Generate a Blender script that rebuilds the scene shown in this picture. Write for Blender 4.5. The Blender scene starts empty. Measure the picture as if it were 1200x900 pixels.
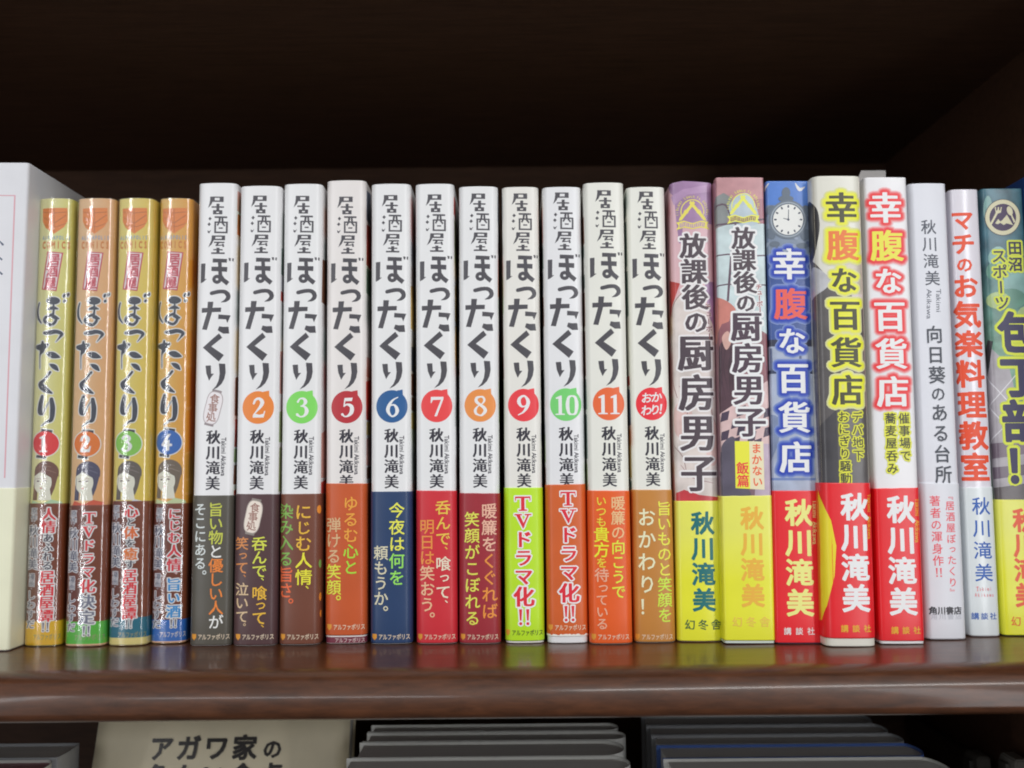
import bpy, bmesh, math, random
import numpy as np
from mathutils import Vector, Matrix
from mathutils.geometry import delaunay_2d_cdt
random.seed(7)
SC = bpy.context.scene
COL = SC.collection
MM = 0.001
R = math.radians

# ------------------------------------------------------------------ camera
CAM_H, CAM_D = 0.0725, 0.3835          # above the shelf surface, in front of the spines
FPX = 1100.0                            # focal length in photo pixels (1200 wide)
PITCH, ROLL = R(5.0), R(0.52)
cam_data = bpy.data.cameras.new('camera')
cam = bpy.data.objects.new('camera', cam_data)
COL.objects.link(cam)
cam_data.sensor_width = 36.0
cam_data.lens = 36.0 * FPX / 1200.0
cam_data.clip_start = 0.02
cam_data.clip_end = 50
cam.location = (0, -CAM_D, CAM_H)
CAM_ROT = Matrix.Rotation(R(90) + PITCH, 3, 'X') @ Matrix.Rotation(-ROLL, 3, 'Z')
cam.rotation_euler = CAM_ROT.to_euler()
cam_data.dof.use_dof = True
cam_data.dof.focus_distance = 0.385
cam_data.dof.aperture_fstop = 9.0
SC.camera = cam

# ------------------------------------------------------------------ world and lamps
world = bpy.data.worlds.new('World'); SC.world = world; world.use_nodes = True
bgn = world.node_tree.nodes['Background']
# the shop around the case: pale ceiling and walls above, dim floor and aisle below
_wn, _wl = world.node_tree.nodes, world.node_tree.links
_wt = _wn.new('ShaderNodeTexCoord'); _ws = _wn.new('ShaderNodeSeparateXYZ'); _wm = _wn.new('ShaderNodeMapRange')
_wm.interpolation_type = 'SMOOTHSTEP'; _wm.inputs[1].default_value = -0.15; _wm.inputs[2].default_value = 0.45
_wm.inputs[3].default_value = 0.13; _wm.inputs[4].default_value = 0.68
_wl.new(_wt.outputs['Generated'], _ws.inputs[0]); _wl.new(_ws.outputs['Z'], _wm.inputs[0]); _wl.new(_wm.outputs[0], bgn.inputs[1])
bgn.inputs[0].default_value = (0.95, 0.97, 1.0, 1)

def area(name, loc, target, sx, sy, energy, col=(1, 1, 1)):
    l = bpy.data.lights.new(name, 'AREA'); l.shape = 'RECTANGLE'; l.size = sx; l.size_y = sy
    l.energy = energy; l.color = col
    o = bpy.data.objects.new(name, l); COL.objects.link(o); o.location = loc
    o.rotation_euler = (Vector(target) - Vector(loc)).to_track_quat('-Z', 'Y').to_euler()
    return o
area('ceiling_tube', (0.68, -1.35, 1.60), (0, 0, 0.1), 1.2, 0.14, 13, (1.0, 0.985, 0.96))
area('ceiling_tube', (-0.62, -2.2, 1.30), (0, 0, 0.1), 0.9, 0.14, 5, (0.96, 0.98, 1.0))
area('added_streak_light', (0.95, -1.6, 0.40), (0.05, 0, 0.1), 0.22, 1.9, 9.5, (0.97, 0.98, 1.0))  # tall strip added for streaks on glossy spines and to brighten the lower covers
area('added_streak_light', (-1.16, -1.65, 0.40), (0, 0, 0.1), 0.09, 1.9, 7.0, (0.97, 0.98, 1.0))  # narrow strip, added to draw the bright streak down the comics' film
SC.view_settings.view_transform = 'Standard'
SC.view_settings.look = 'None'
SC.view_settings.exposure = 0.07
SC.view_settings.gamma = 1.0
SC.render.engine = 'CYCLES'
SC.cycles.max_bounces = 8
SC.cycles.transparent_max_bounces = 12
SC.cycles.filter_width = 1.9
SC.cycles.caustics_reflective = False
SC.cycles.caustics_refractive = False

# ------------------------------------------------------------------ helpers
def ray(px, py):
    d = Vector(((px - 600) / FPX, -(py - 450) / FPX, -1.0))
    return CAM_ROT @ d
def on_y(px, py, Y):
    d = ray(px, py); t = (Y + CAM_D) / d.y
    return Vector((d.x * t, Y, CAM_H + d.z * t))
def on_z(px, py, Z=0.0):
    d = ray(px, py); t = (Z - CAM_H) / d.z
    return Vector((d.x * t, -CAM_D + d.y * t, Z))

def lin(c, k=1.0):
    out = []
    for v in c[:3]:
        v = v / 255.0
        v = v / 12.92 if v <= 0.04045 else ((v + 0.055) / 1.055) ** 2.4
        out.append(min(0.86, v * k))
    return tuple(out) + (1.0,)
ALB = 1.16
_mats = {}
def nodes_of(m):
    return m.node_tree.nodes, m.node_tree.links
def paper(rgb, rough=0.38, coat=0.12, var=0.03, rgb2=None, axis='Z', lo=0.0, hi=0.19, ns=60):
    """printed paper: base colour with a faint blotchiness, fine relief and a thin varnish; rgb2 gives a printed blend"""
    key = ('p', tuple(rgb), rough, coat, var, tuple(rgb2) if rgb2 else None, axis, lo, hi)
    if key in _mats: return _mats[key]
    m = bpy.data.materials.new('printed_paper'); m.use_nodes = True
    N, L = nodes_of(m); b = N['Principled BSDF']
    tc = N.new('ShaderNodeTexCoord')
    no = N.new('ShaderNodeTexNoise'); no.inputs['Scale'].default_value = ns; no.inputs['Detail'].default_value = 4
    L.new(tc.outputs['Object'], no.inputs['Vector'])
    mix = N.new('ShaderNodeMix'); mix.data_type = 'RGBA'; mix.blend_type = 'MULTIPLY'
    mix.inputs[0].default_value = 1.0
    if rgb2:
        sp = N.new('ShaderNodeSeparateXYZ'); L.new(tc.outputs['Object'], sp.inputs[0])
        mr = N.new('ShaderNodeMapRange'); mr.inputs[1].default_value = lo; mr.inputs[2].default_value = hi
        L.new(sp.outputs[axis], mr.inputs[0])
        cm = N.new('ShaderNodeMix'); cm.data_type = 'RGBA'
        cm.inputs[6].default_value = lin(rgb, ALB); cm.inputs[7].default_value = lin(rgb2, ALB)
        L.new(mr.outputs[0], cm.inputs[0]); L.new(cm.outputs[2], mix.inputs[6])
    else:
        mix.inputs[6].default_value = lin(rgb, ALB)
    rmp = N.new('ShaderNodeMapRange'); rmp.inputs[1].default_value = 0.3; rmp.inputs[2].default_value = 0.7
    rmp.inputs[3].default_value = 1 - var * 2; rmp.inputs[4].default_value = 1.0
    L.new(no.outputs[0], rmp.inputs[0]); L.new(rmp.outputs[0], mix.inputs[7])
    L.new(mix.outputs[2], b.inputs['Base Color'])
    b.inputs['Roughness'].default_value = rough
    b.inputs['Coat Weight'].default_value = coat; b.inputs['Coat Roughness'].default_value = 0.25
    n2 = N.new('ShaderNodeTexNoise'); n2.inputs['Scale'].default_value = 900; n2.inputs['Detail'].default_value = 2
    n3 = N.new('ShaderNodeTexNoise'); n3.inputs['Scale'].default_value = 45; n3.inputs['Detail'].default_value = 1
    L.new(tc.outputs['Object'], n2.inputs['Vector']); L.new(tc.outputs['Object'], n3.inputs['Vector'])
    ad = N.new('ShaderNodeMath'); ad.operation = 'MULTIPLY_ADD'; ad.inputs[1].default_value = 0.12
    L.new(n2.outputs[0], ad.inputs[0]); L.new(n3.outputs[0], ad.inputs[2])
    bp = N.new('ShaderNodeBump'); bp.inputs['Strength'].default_value = 0.25; bp.inputs['Distance'].default_value = 0.0006
    L.new(ad.outputs[0], bp.inputs['Height']); L.new(bp.outputs[0], b.inputs['Normal'])
    _mats[key] = m
    return m
def ink(rgb, rough=0.42):
    key = ('i', tuple(rgb), rough)
    if key in _mats: return _mats[key]
    m = bpy.data.materials.new('printing_ink'); m.use_nodes = True
    b = m.node_tree.nodes['Principled BSDF']
    b.inputs['Base Color'].default_value = lin(rgb, ALB); b.inputs['Roughness'].default_value = rough
    b.inputs['Coat Weight'].default_value = 0.12; b.inputs['Coat Roughness'].default_value = 0.25
    _mats[key] = m
    return m
def wood(name, c1, c2, rough, coat, coat_rough=0.16, xs=1.0):
    m = bpy.data.materials.new(name); m.use_nodes = True
    N, L = nodes_of(m); b = N['Principled BSDF']
    tc = N.new('ShaderNodeTexCoord'); mp = N.new('ShaderNodeMapping')
    mp.inputs['Scale'].default_value = (14 * xs, 150, 150)
    L.new(tc.outputs['Object'], mp.inputs[0])
    n1 = N.new('ShaderNodeTexNoise'); n1.inputs['Scale'].default_value = 2.0; n1.inputs['Detail'].default_value = 6; n1.inputs['Roughness'].default_value = 0.65
    n1.inputs['Distortion'].default_value = 0.4
    L.new(mp.outputs[0], n1.inputs['Vector'])
    mp2 = N.new('ShaderNodeMapping'); mp2.inputs['Scale'].default_value = (90, 900, 900); L.new(tc.outputs['Object'], mp2.inputs[0])
    n2 = N.new('ShaderNodeTexNoise'); n2.inputs['Scale'].default_value = 1.0; n2.inputs['Detail'].default_value = 3
    L.new(mp2.outputs[0], n2.inputs['Vector'])
    a = N.new('ShaderNodeMath'); a.operation = 'MULTIPLY_ADD'; a.inputs[1].default_value = 0.35
    L.new(n2.outputs[0], a.inputs[0]); L.new(n1.outputs[0], a.inputs[2])
    cr = N.new('ShaderNodeValToRGB'); cr.color_ramp.elements[0].position = 0.45; cr.color_ramp.elements[1].position = 0.85
    cr.color_ramp.elements[0].color = tuple(c1) + (1,); cr.color_ramp.elements[1].color = tuple(c2) + (1,)
    L.new(a.outputs[0], cr.inputs[0]); L.new(cr.outputs[0], b.inputs['Base Color'])
    b.inputs['Roughness'].default_value = rough
    b.inputs['Coat Weight'].default_value = coat; b.inputs['Coat Roughness'].default_value = coat_rough
    bp = N.new('ShaderNodeBump'); bp.inputs['Strength'].default_value = 0.10; bp.inputs['Distance'].default_value = 0.0004
    L.new(a.outputs[0], bp.inputs['Height']); L.new(bp.outputs[0], b.inputs['Normal'])
    return m
def film():
    if 'film' in _mats: return _mats['film']
    m = bpy.data.materials.new('clear_shrink_film'); m.use_nodes = True
    N, L = nodes_of(m)
    out = N['Material Output']; N.remove(N['Principled BSDF'])
    tr = N.new('ShaderNodeBsdfTransparent'); tr.inputs[0].default_value = (1, 1, 1, 1)
    gl = N.new('ShaderNodeBsdfGlossy'); gl.inputs['Roughness'].default_value = 0.07
    lw = N.new('ShaderNodeLayerWeight'); lw.inputs[0].default_value = 0.5
    pw = N.new('ShaderNodeMath'); pw.operation = 'POWER'; pw.inputs[1].default_value = 4.0
    fr = N.new('ShaderNodeMath'); fr.operation = 'MULTIPLY_ADD'; fr.inputs[1].default_value = 0.40; fr.inputs[2].default_value = 0.075
    L.new(lw.outputs['Facing'], pw.inputs[0]); L.new(pw.outputs[0], fr.inputs[0])
    tc = N.new('ShaderNodeTexCoord')
    mp = N.new('ShaderNodeMapping'); mp.inputs['Scale'].default_value = (300, 80, 130); L.new(tc.outputs['Object'], mp.inputs[0])
    no = N.new('ShaderNodeTexNoise'); no.inputs['Scale'].default_value = 1.0; no.inputs['Detail'].default_value = 4; no.inputs['Distortion'].default_value = 1.2
    L.new(mp.outputs[0], no.inputs['Vector'])
    bp = N.new('ShaderNodeBump'); bp.inputs['Strength'].default_value = 0.18; bp.inputs['Distance'].default_value = 0.0008
    L.new(no.outputs[0], bp.inputs['Height'])
    L.new(bp.outputs[0], gl.inputs['Normal'])
    mx = N.new('ShaderNodeMixShader')
    L.new(fr.outputs[0], mx.inputs[0]); L.new(tr.outputs[0], mx.inputs[1]); L.new(gl.outputs[0], mx.inputs[2])
    L.new(mx.outputs[0], out.inputs[0])
    _mats['film'] = m
    return m

def link(name, me, parent=None, label=None, mats=()):
    for mt in mats: me.materials.append(mt)
    me.name = name
    o = bpy.data.objects.new(name, me); COL.objects.link(o)
    if parent: o.parent = parent
    if label: o['label'] = label
    return o
def thing(name, label, cat, group=None, loc=(0, 0, 0), rot=(0, 0, 0)):
    o = bpy.data.objects.new(name, None); COL.objects.link(o); o.empty_display_size = 0.02
    o['label'] = label; o['category'] = cat
    if group: o['group'] = group
    o.location = loc; o.rotation_euler = rot
    return o
def raw_mesh(verts, faces, smooth=False, mi=None):
    me = bpy.data.meshes.new('m'); me.from_pydata(verts, [], faces)
    if mi:
        me.polygons.foreach_set('material_index', mi)
    if smooth:
        me.polygons.foreach_set('use_smooth', [True] * len(me.polygons))
    me.update()
    return me
def box(name, x0, x1, y0, y1, z0, z1, mat, parent=None, bevel=0.0, label=None):
    bm = bmesh.new()
    bmesh.ops.create_cube(bm, size=1)
    for v in bm.verts:
        v.co = Vector((x0 if v.co.x < 0 else x1, y0 if v.co.y < 0 else y1, z0 if v.co.z < 0 else z1))
    if bevel:
        bmesh.ops.bevel(bm, geom=bm.edges[:], offset=bevel, segments=2, affect='EDGES', profile=0.6)
    bmesh.ops.recalc_face_normals(bm, faces=bm.faces)
    me = bpy.data.meshes.new('m'); bm.to_mesh(me); bm.free()
    return link(name, me, parent, label, [mat])

# ------------------------------------------------------------------ flat shapes: union of polygons (all in 2D)
def area2(p):
    return sum(p[i][0] * p[(i + 1) % len(p)][1] - p[(i + 1) % len(p)][0] * p[i][1] for i in range(len(p))) / 2
def hull(pts):
    pts = sorted(set((round(x, 6), round(y, 6)) for x, y in pts))
    if len(pts) < 3: return pts
    def half(ps):
        h = []
        for p in ps:
            while len(h) >= 2 and (h[-1][0] - h[-2][0]) * (p[1] - h[-2][1]) - (h[-1][1] - h[-2][1]) * (p[0] - h[-2][0]) <= 0: h.pop()
            h.append(p)
        return h
    a = half(pts); b = half(pts[::-1])
    return a[:-1] + b[:-1]
def simplify(vs, fs, ang=4.0):
    """keep the outline of a filled shape, drop its near-straight points and fill it again with few triangles"""
    if len(fs) < 12: return vs, fs
    seen = set()
    for f in fs:
        for i in range(len(f)):
            e = (f[i], f[(i + 1) % len(f)])
            if (e[1], e[0]) in seen: seen.discard((e[1], e[0]))
            else: seen.add(e)
    nxt = {}
    for a_, b_ in seen: nxt.setdefault(a_, []).append(b_)
    loops = []; ct = math.cos(R(ang))
    while nxt:
        st = next(iter(nxt)); cur = st; lp_ = []
        while cur in nxt:
            lp_.append(cur); q = nxt[cur]; n_ = q.pop()
            if not q: del nxt[cur]
            cur = n_
            if cur == st: break
        if len(lp_) < 3: continue
        out = []
        for i in range(len(lp_)):
            p = vs[out[-1]] if out else vs[lp_[i - 1]]; c = vs[lp_[i]]; n_ = vs[lp_[(i + 1) % len(lp_)]]
            ux, uy, wx, wy = c[0] - p[0], c[1] - p[1], n_[0] - c[0], n_[1] - c[1]
            lu, lw = math.hypot(ux, uy), math.hypot(wx, wy)
            if lu < 1e-7 or lw < 1e-7 or (ux * wx + uy * wy) < ct * lu * lw: out.append(lp_[i])
        if len(out) >= 3: loops.append([vs[i] for i in out])
    V = []; E = []
    for l in loops:
        k = len(V); V.extend(Vector(p) for p in l); E += [(k + i, k + (i + 1) % len(l)) for i in range(len(l))]
    r = delaunay_2d_cdt(V, E, [], 0, 1e-7)
    P = np.array([(v.x, v.y) for v in r[0]]); T = np.array([tuple(f) for f in r[2]])
    if not len(T): return vs, fs
    C = P[T].mean(axis=1)
    A = np.array([V[e[0]][:] for e in E]); B = np.array([V[e[1]][:] for e in E])
    y = C[:, 1][:, None]
    cond = (A[None, :, 1] > y) != (B[None, :, 1] > y)
    d = B[:, 1] - A[:, 1]; d[d == 0] = 1e-20
    xi = A[None, :, 0] + (y - A[None, :, 1]) * ((B[:, 0] - A[:, 0]) / d)[None, :]
    ins = ((cond & (C[:, 0][:, None] < xi)).sum(axis=1) % 2) == 1
    return [tuple(p) for p in P.tolist()], [tuple(t) for t in T[ins].tolist()]
def union(polys, eps=1e-5):
    """polys: lists of (x, y); returns (verts, tris) covering their union once"""
    V = []; F = []
    for p in polys:
        if len(p) < 3: continue
        a = area2(p)
        if abs(a) < 1e-9: continue
        if a < 0: p = p[::-1]
        k = len(V); V.extend(Vector((x, y)) for x, y in p); F.append(list(range(k, k + len(p))))
    if not F: return [], []
    lim = sum(abs(area2(p)) for p in polys) * 1.001 + 1e-9
    best = None
    for e in (1e-6, 1e-5, 3e-7, 1e-4, 4e-4):
        r = delaunay_2d_cdt(V, [], F, 0, e)
        vs = [(v.x, v.y) for v in r[0]]
        fs = [tuple(f) for f, o in zip(r[2], r[5]) if len(o)]
        ar = sum(abs(area2([vs[i] for i in f])) for f in fs)
        if ar <= lim: return simplify(vs, fs)
        if best is None or ar < best[0]: best = (ar, vs, fs)
    print('UNION leak', best[0] / lim)
    return simplify(best[1], best[2])
def boundary(vs, fs):
    cnt = {}
    for f in fs:
        for i in range(len(f)):
            a, b = f[i], f[(i + 1) % len(f)]
            cnt[(min(a, b), max(a, b))] = cnt.get((min(a, b), max(a, b)), 0) + 1
    return [e for e, n in cnt.items() if n == 1]
def dilate(shape, dx, dy, k=8):
    vs, fs = shape
    if dx <= 0 and dy <= 0: return shape
    el = [(dx * math.cos(2 * math.pi * (i + .5) / k), dy * math.sin(2 * math.pi * (i + .5) / k)) for i in range(k)]
    polys = [[vs[i] for i in f] for f in fs]
    for a, b in boundary(vs, fs):
        polys.append(hull([(vs[q][0] + e[0], vs[q][1] + e[1]) for q in (a, b) for e in el]))
    return union(polys, 1e-4 * max(1e-3, max(dx, dy) * 10))
def stroke(pts, k=8):
    """brush stroke: pts (x, y, width) -> polygons"""
    out = []
    for (x0, y0, w0), (x1, y1, w1) in zip(pts, pts[1:]):
        c = []
        for (x, y, w) in ((x0, y0, w0), (x1, y1, w1)):
            c += [(x + w / 2 * math.cos(2 * math.pi * i / k), y + w / 2 * math.sin(2 * math.pi * i / k)) for i in range(k)]
        out.append(hull(c))
    return out
def curve_pts(pts, n=5):
    """smooth a (x, y, w) chain by Catmull-Rom"""
    P = [pts[0]] + list(pts) + [pts[-1]]; out = []
    for i in range(1, len(P) - 2):
        for j in range(n):
            t = j / n
            out.append(tuple(0.5 * ((2 * P[i][k]) + (-P[i-1][k] + P[i+1][k]) * t + (2*P[i-1][k] - 5*P[i][k] + 4*P[i+1][k] - P[i+2][k]) * t*t + (-P[i-1][k] + 3*P[i][k] - 3*P[i+1][k] + P[i+2][k]) * t**3) for k in range(len(pts[0]))))
    out.append(tuple(pts[-1]))
    return out
def brush(pts): return stroke(curve_pts([tuple(map(float, p)) for p in pts], 4), 10)
def ellipse(cx, cy, rx, ry, n=28, rot=0.0):
    out = []
    for i in range(n):
        a = 2 * math.pi * i / n; x = rx * math.cos(a); y = ry * math.sin(a)
        out.append((cx + x * math.cos(rot) - y * math.sin(rot), cy + x * math.sin(rot) + y * math.cos(rot)))
    return out
def soft(pts, n=5):
    """rounded closed outline through the points"""
    m = len(pts); out = []
    for i in range(m):
        p0, p1, p2, p3 = pts[i - 1], pts[i], pts[(i + 1) % m], pts[(i + 2) % m]
        for j in range(n):
            t = j / n
            out.append(tuple(0.5 * (2 * p1[k] + (p2[k] - p0[k]) * t + (2*p0[k] - 5*p1[k] + 4*p2[k] - p3[k]) * t*t + (3*p1[k] - p0[k] - 3*p2[k] + p3[k]) * t**3) for k in (0, 1)))
    return out
def rect(x0, y0, x1, y1): return [(x0, y0), (x1, y0), (x1, y1), (x0, y1)]

# ------------------------------------------------------------------ type
_tmp = bpy.data.curves.new('t', 'FONT'); _tmp.resolution_u = 2; _tmp.fill_mode = 'FRONT'
_tmpo = bpy.data.objects.new('t', _tmp)
_glyph0 = {}; _glyphs = {}
def load_glyphs(chars):
    cs = []
    tmpcol = bpy.data.collections.new('t'); COL.children.link(tmpcol)
    for ch in chars:
        c = bpy.data.curves.new('t', 'FONT'); c.body = ch; c.resolution_u = 2; c.fill_mode = 'FRONT'
        o = bpy.data.objects.new('t', c); tmpcol.objects.link(o); cs.append((ch, o))
    dg = bpy.context.evaluated_depsgraph_get()
    for ch, o in cs:
        e = o.evaluated_get(dg); m = e.to_mesh()
        vs = [(v.co.x, v.co.y) for v in m.vertices]; fs = [tuple(p.vertices) for p in m.polygons]
        # merge the doubled vertices
        key = {}; idx = []; nv = []
        for v in vs:
            k = (round(v[0], 4), round(v[1], 4))
            if k not in key: key[k] = len(nv); nv.append(v)
            idx.append(key[k])
        nf = []
        for f in fs:
            g = [idx[i] for i in f]
            if len(set(g)) == len(g): nf.append(tuple(g))
        _glyph0[ch] = (nv, nf)
        e.to_mesh_clear()
    for ch, o in cs:
        c = o.data; bpy.data.objects.remove(o); bpy.data.curves.remove(c)
    bpy.data.collections.remove(tmpcol)
ROTATED = set('ー『』')
STYLES = {'thin': (0.0, 0.0), 'book': (0.012, 0.012), 'medium': (0.022, 0.022), 'bold': (0.034, 0.034), 'black': (0.046, 0.044),
          'title': (0.036, 0.014), 'author': (0.037, 0.030), 'mincho': (0.040, 0.008), 'minchoB': (0.042, 0.014)}
def base_glyph(ch):
    if ch in CUSTOM: return union(CUSTOM[ch])
    return _glyph0[ch]
def glyph(ch, style, grow=0.0, vertical=True):
    """shape in a unit cell centred on 0,0 (y up)"""
    key = (ch, style, round(grow, 4), vertical)
    if key in _glyphs: return _glyphs[key]
    vs, fs = base_glyph(ch)
    dx, dy = STYLES[style]
    if ch in CUSTOM: dx = dy = 0
    if ch.isascii() and ch not in CUSTOM:
        if len(vs):
            xs = [v[0] for v in vs]; w = (min(xs) + max(xs)) / 2
        else: w = 0
        vs = [(x - w + 0.5, y + 0.02) for x, y in vs]
    if ch in '！':
        pass
    vs = [(x - 0.5, y - 0.38) for x, y in vs]
    if vertical:
        if ch in ROTATED:
            vs = [(y, -x) for x, y in vs]
            if ch == 'ー': vs = [(-x, y) for x, y in vs]
        elif ch in '、。':
            vs = [(x + 0.62, y + 0.62) for x, y in vs]
        elif ch in 'っゃゅょァュッ':
            vs = [(x + 0.10, y + 0.10) for x, y in vs]
    s = (vs, fs)
    if dx or dy: s = dilate(s, dx, dy)
    if grow: s = dilate(s, grow, grow, 10)
    _glyphs[key] = s
    return s

CUSTOM = {}
# serif T and V, doubled bang, kitchen glyph and numerals, in a unit cell (x 0..1, y -.12...88)
def cell(polys, w, h, x0=0.0, y0=0.0):
    """polys drawn y-down in a w x h box -> unit cell"""
    return [[(0.5 + (x - w / 2) / h * 1.0 + x0, 0.88 - y / h * 1.0 + y0) for x, y in p] for p in polys]
CUSTOM['T'] = cell([rect(6, 8, 94, 18), [(6, 18), (12, 18), (10, 34), (6, 34)], [(88, 18), (94, 18), (94, 34), (90, 34)], rect(40, 18, 60, 88), rect(26, 84, 74, 92)], 100, 100)
CUSTOM['V'] = cell([rect(2, 8, 44, 16), rect(60, 8, 98, 16), [(12, 16), (34, 16), (60, 78), (50, 94)], [(74, 16), (84, 16), (50, 94), (46, 76)]], 100, 100)
CUSTOM['‼'] = cell([[(24, 8), (40, 8), (36, 66), (28, 66)], [(60, 8), (76, 8), (72, 66), (64, 66)], ellipse(32, 82, 8, 8, 12), ellipse(68, 82, 8, 8, 12)], 100, 100)
# numerals drawn in a 100 x 140 box
DIG = {
 '2': [brush([(22, 42, 14), (34, 18, 15), (58, 12, 18), (76, 34, 26), (66, 62, 20), (42, 92, 10), (22, 116, 8)]), [[(18, 118), (30, 108), (60, 116), (84, 110), (90, 90), (96, 92), (86, 134), (16, 134)]]],
 '3': [brush([(24, 34, 14), (38, 14, 10), (62, 14, 15), (74, 34, 24), (62, 54, 12), (44, 62, 8)]), brush([(44, 62, 8), (68, 66, 14), (82, 94, 26), (66, 124, 15), (40, 130, 9), (20, 116, 18)])],
 '5': [[[(34, 10), (88, 8), (82, 30), (38, 30)], [(34, 12), (42, 12), (36, 66), (27, 66)]], brush([(31, 64, 8), (52, 52, 12), (80, 66, 24), (80, 102, 26), (58, 126, 14), (36, 130, 9), (20, 116, 16)])],
 '6': [brush([(88, 10, 6), (56, 28, 12), (32, 62, 22), (24, 96, 24), (46, 132, 11), (72, 124, 16), (84, 94, 24), (68, 62, 14), (44, 62, 8), (30, 78, 8)])],
 '7': [[[(12, 10), (94, 10), (92, 28), (24, 30), (16, 50), (10, 50)], [(78, 26), (92, 26), (50, 136), (34, 136)]]],
 '8': [brush([(50, 12, 10), (28, 20, 18), (24, 42, 20), (48, 64, 18), (72, 82, 20), (82, 104, 22), (62, 130, 14), (44, 132, 10), (22, 120, 16), (18, 98, 18), (34, 74, 8), (62, 58, 8), (76, 36, 14), (68, 16, 13), (50, 12, 10)])],
 '9': [brush([(14, 132, 6), (46, 114, 12), (70, 80, 22), (78, 44, 24), (56, 10, 12), (28, 20, 18), (18, 46, 24), (34, 76, 14), (56, 76, 8), (72, 62, 8)])],
 '1': [[[(22, 24), (52, 10), (62, 10), (62, 126), (80, 128), (80, 135), (20, 135), (20, 128), (40, 126), (40, 30), (24, 32)]]],
 '0': [brush([(50, 12, 9), (28, 24, 18), (20, 72, 24), (28, 122, 18), (50, 132, 9), (72, 122, 18), (80, 72, 24), (72, 24, 18), (50, 12, 9)])],
 '4': [[[(62, 8), (84, 8), (30, 92), (14, 92)], rect(14, 84, 92, 100), [(52, 60), (74, 54), (70, 135), (48, 135)]]],
}
def digit_polys(s, cx, cy, h):
    """polys in pixel space (y down) for a number centred on cx, cy, height h"""
    out = []; sc = h / 140.0; n = len(s); adv = 78 * sc if n > 1 else 100 * sc
    for i, ch in enumerate(s):
        x0 = cx - 50 * sc + (i - (n - 1) / 2) * adv
        for grp in DIG[ch]:
            for p in grp: out.append([(x0 + x * sc, cy - h / 2 + y * sc) for x, y in p])
    return out

# ------------------------------------------------------------------ books
class Profile:
    """horizontal section of a spine wrapped round to both covers, in mm; s = arc length from the middle"""
    def __init__(self, w, r, b, depth):
        hw = w / 2; pts = []
        x0 = max(hw - r, 0.5); n = 10
        for i in range(n + 1):
            x = x0 * i / n; pts.append((x, b * (x / hw) ** 2))
        a0 = math.atan(2 * b * x0 / hw ** 2); y0 = pts[-1][1]
        rr = (hw - x0) / (1 - math.sin(a0))
        for i in range(1, 8):
            a = a0 + (math.pi / 2 - a0) * i / 7
            pts.append((x0 + rr * (math.sin(a) - math.sin(a0)), y0 + rr * (math.cos(a0) - math.cos(a))))
        yl = pts[-1][1]
        pts += [(hw, yl + 4), (hw, depth)]
        self.pts = pts; self.hw = hw; self.depth = depth
        self.S = [0]
        for p, q in zip(pts, pts[1:]): self.S.append(self.S[-1] + math.hypot(q[0] - p[0], q[1] - p[1]))
        self.N = []
        for i in range(len(pts)):
            a = pts[max(i - 1, 0)]; c = pts[min(i + 1, len(pts) - 1)]
            if i == 0: self.N.append((0.0, -1.0)); continue
            if i >= len(pts) - 2: self.N.append((1.0, 0.0)); continue
            tx, ty = c[0] - a[0], c[1] - a[1]; l = math.hypot(tx, ty); self.N.append((ty / l, -tx / l))
    def at(self, s, lift):
        sg = 1 if s >= 0 else -1; s = min(abs(s), self.S[-1] - 1e-6)
        i = 0
        while self.S[i + 1] < s: i += 1
        t = (s - self.S[i]) / (self.S[i + 1] - self.S[i])
        p, q = self.pts[i], self.pts[i + 1]; n, m = self.N[i], self.N[i + 1]
        nx = n[0] + (m[0] - n[0]) * t; ny = n[1] + (m[1] - n[1]) * t
        return (sg * (p[0] + (q[0] - p[0]) * t + nx * lift), p[1] + (q[1] - p[1]) * t + ny * lift)
    def path(self, off, smax=None):
        h = [(p[0] + n[0] * off, p[1] + n[1] * off) for p, n in zip(self.pts, self.N)]
        return [(-x, y) for x, y in h[:0:-1]] + h

def shell(profile, o_out, o_in, z0, z1, wave=0.0, skew=0.0):
    """U-shaped sheet (mm) as a closed solid"""
    A = profile.path(o_out); B = profile.path(o_in); n = len(A)
    zs = [z0, z0 + min(0.4, (z1 - z0) * .3)] + [z0 + (z1 - z0) * k / 8 for k in range(1, 8)] + [z1 - min(0.4, (z1 - z0) * .3), z1]
    vs = []; fs = []; nz = len(zs)
    for P in (A, B):
        for j, z in enumerate(zs):
            for i, (x, y) in enumerate(P):
                k = 0.0
                if wave and P is A: k = wave * math.sin(z * 0.11 + i * .5) * math.sin(z * .043 + 1)
                zz = z + (skew * (x / profile.hw + 0.25 * math.sin(x * .9)) if z >= z1 - 1 else 0)
                vs.append((x * MM, (y + k) * MM, zz * MM))
    def A_(i, j): return j * n + i
    def B_(i, j): return nz * n + j * n + i
    for j in range(nz - 1):
        for i in range(n - 1):
            fs.append((A_(i, j), A_(i + 1, j), A_(i + 1, j + 1), A_(i, j + 1)))
            fs.append((B_(i + 1, j), B_(i, j), B_(i, j + 1), B_(i + 1, j + 1)))
        fs.append((B_(0, j), A_(0, j), A_(0, j + 1), B_(0, j + 1)))
        fs.append((A_(n - 1, j), B_(n - 1, j), B_(n - 1, j + 1), A_(n - 1, j + 1)))
    for i in range(n - 1):
        fs.append((A_(i + 1, 0), A_(i, 0), B_(i, 0), B_(i + 1, 0)))
        fs.append((A_(i, nz - 1), A_(i + 1, nz - 1), B_(i + 1, nz - 1), B_(i, nz - 1)))
    me = raw_mesh(vs, fs)
    sm = [True] * len(me.polygons)
    for k in range(2 * (n - 1)): sm[-1 - k] = False
    me.polygons.foreach_set('use_smooth', sm)
    return me

def tag_text(cols):
    return cols

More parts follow.
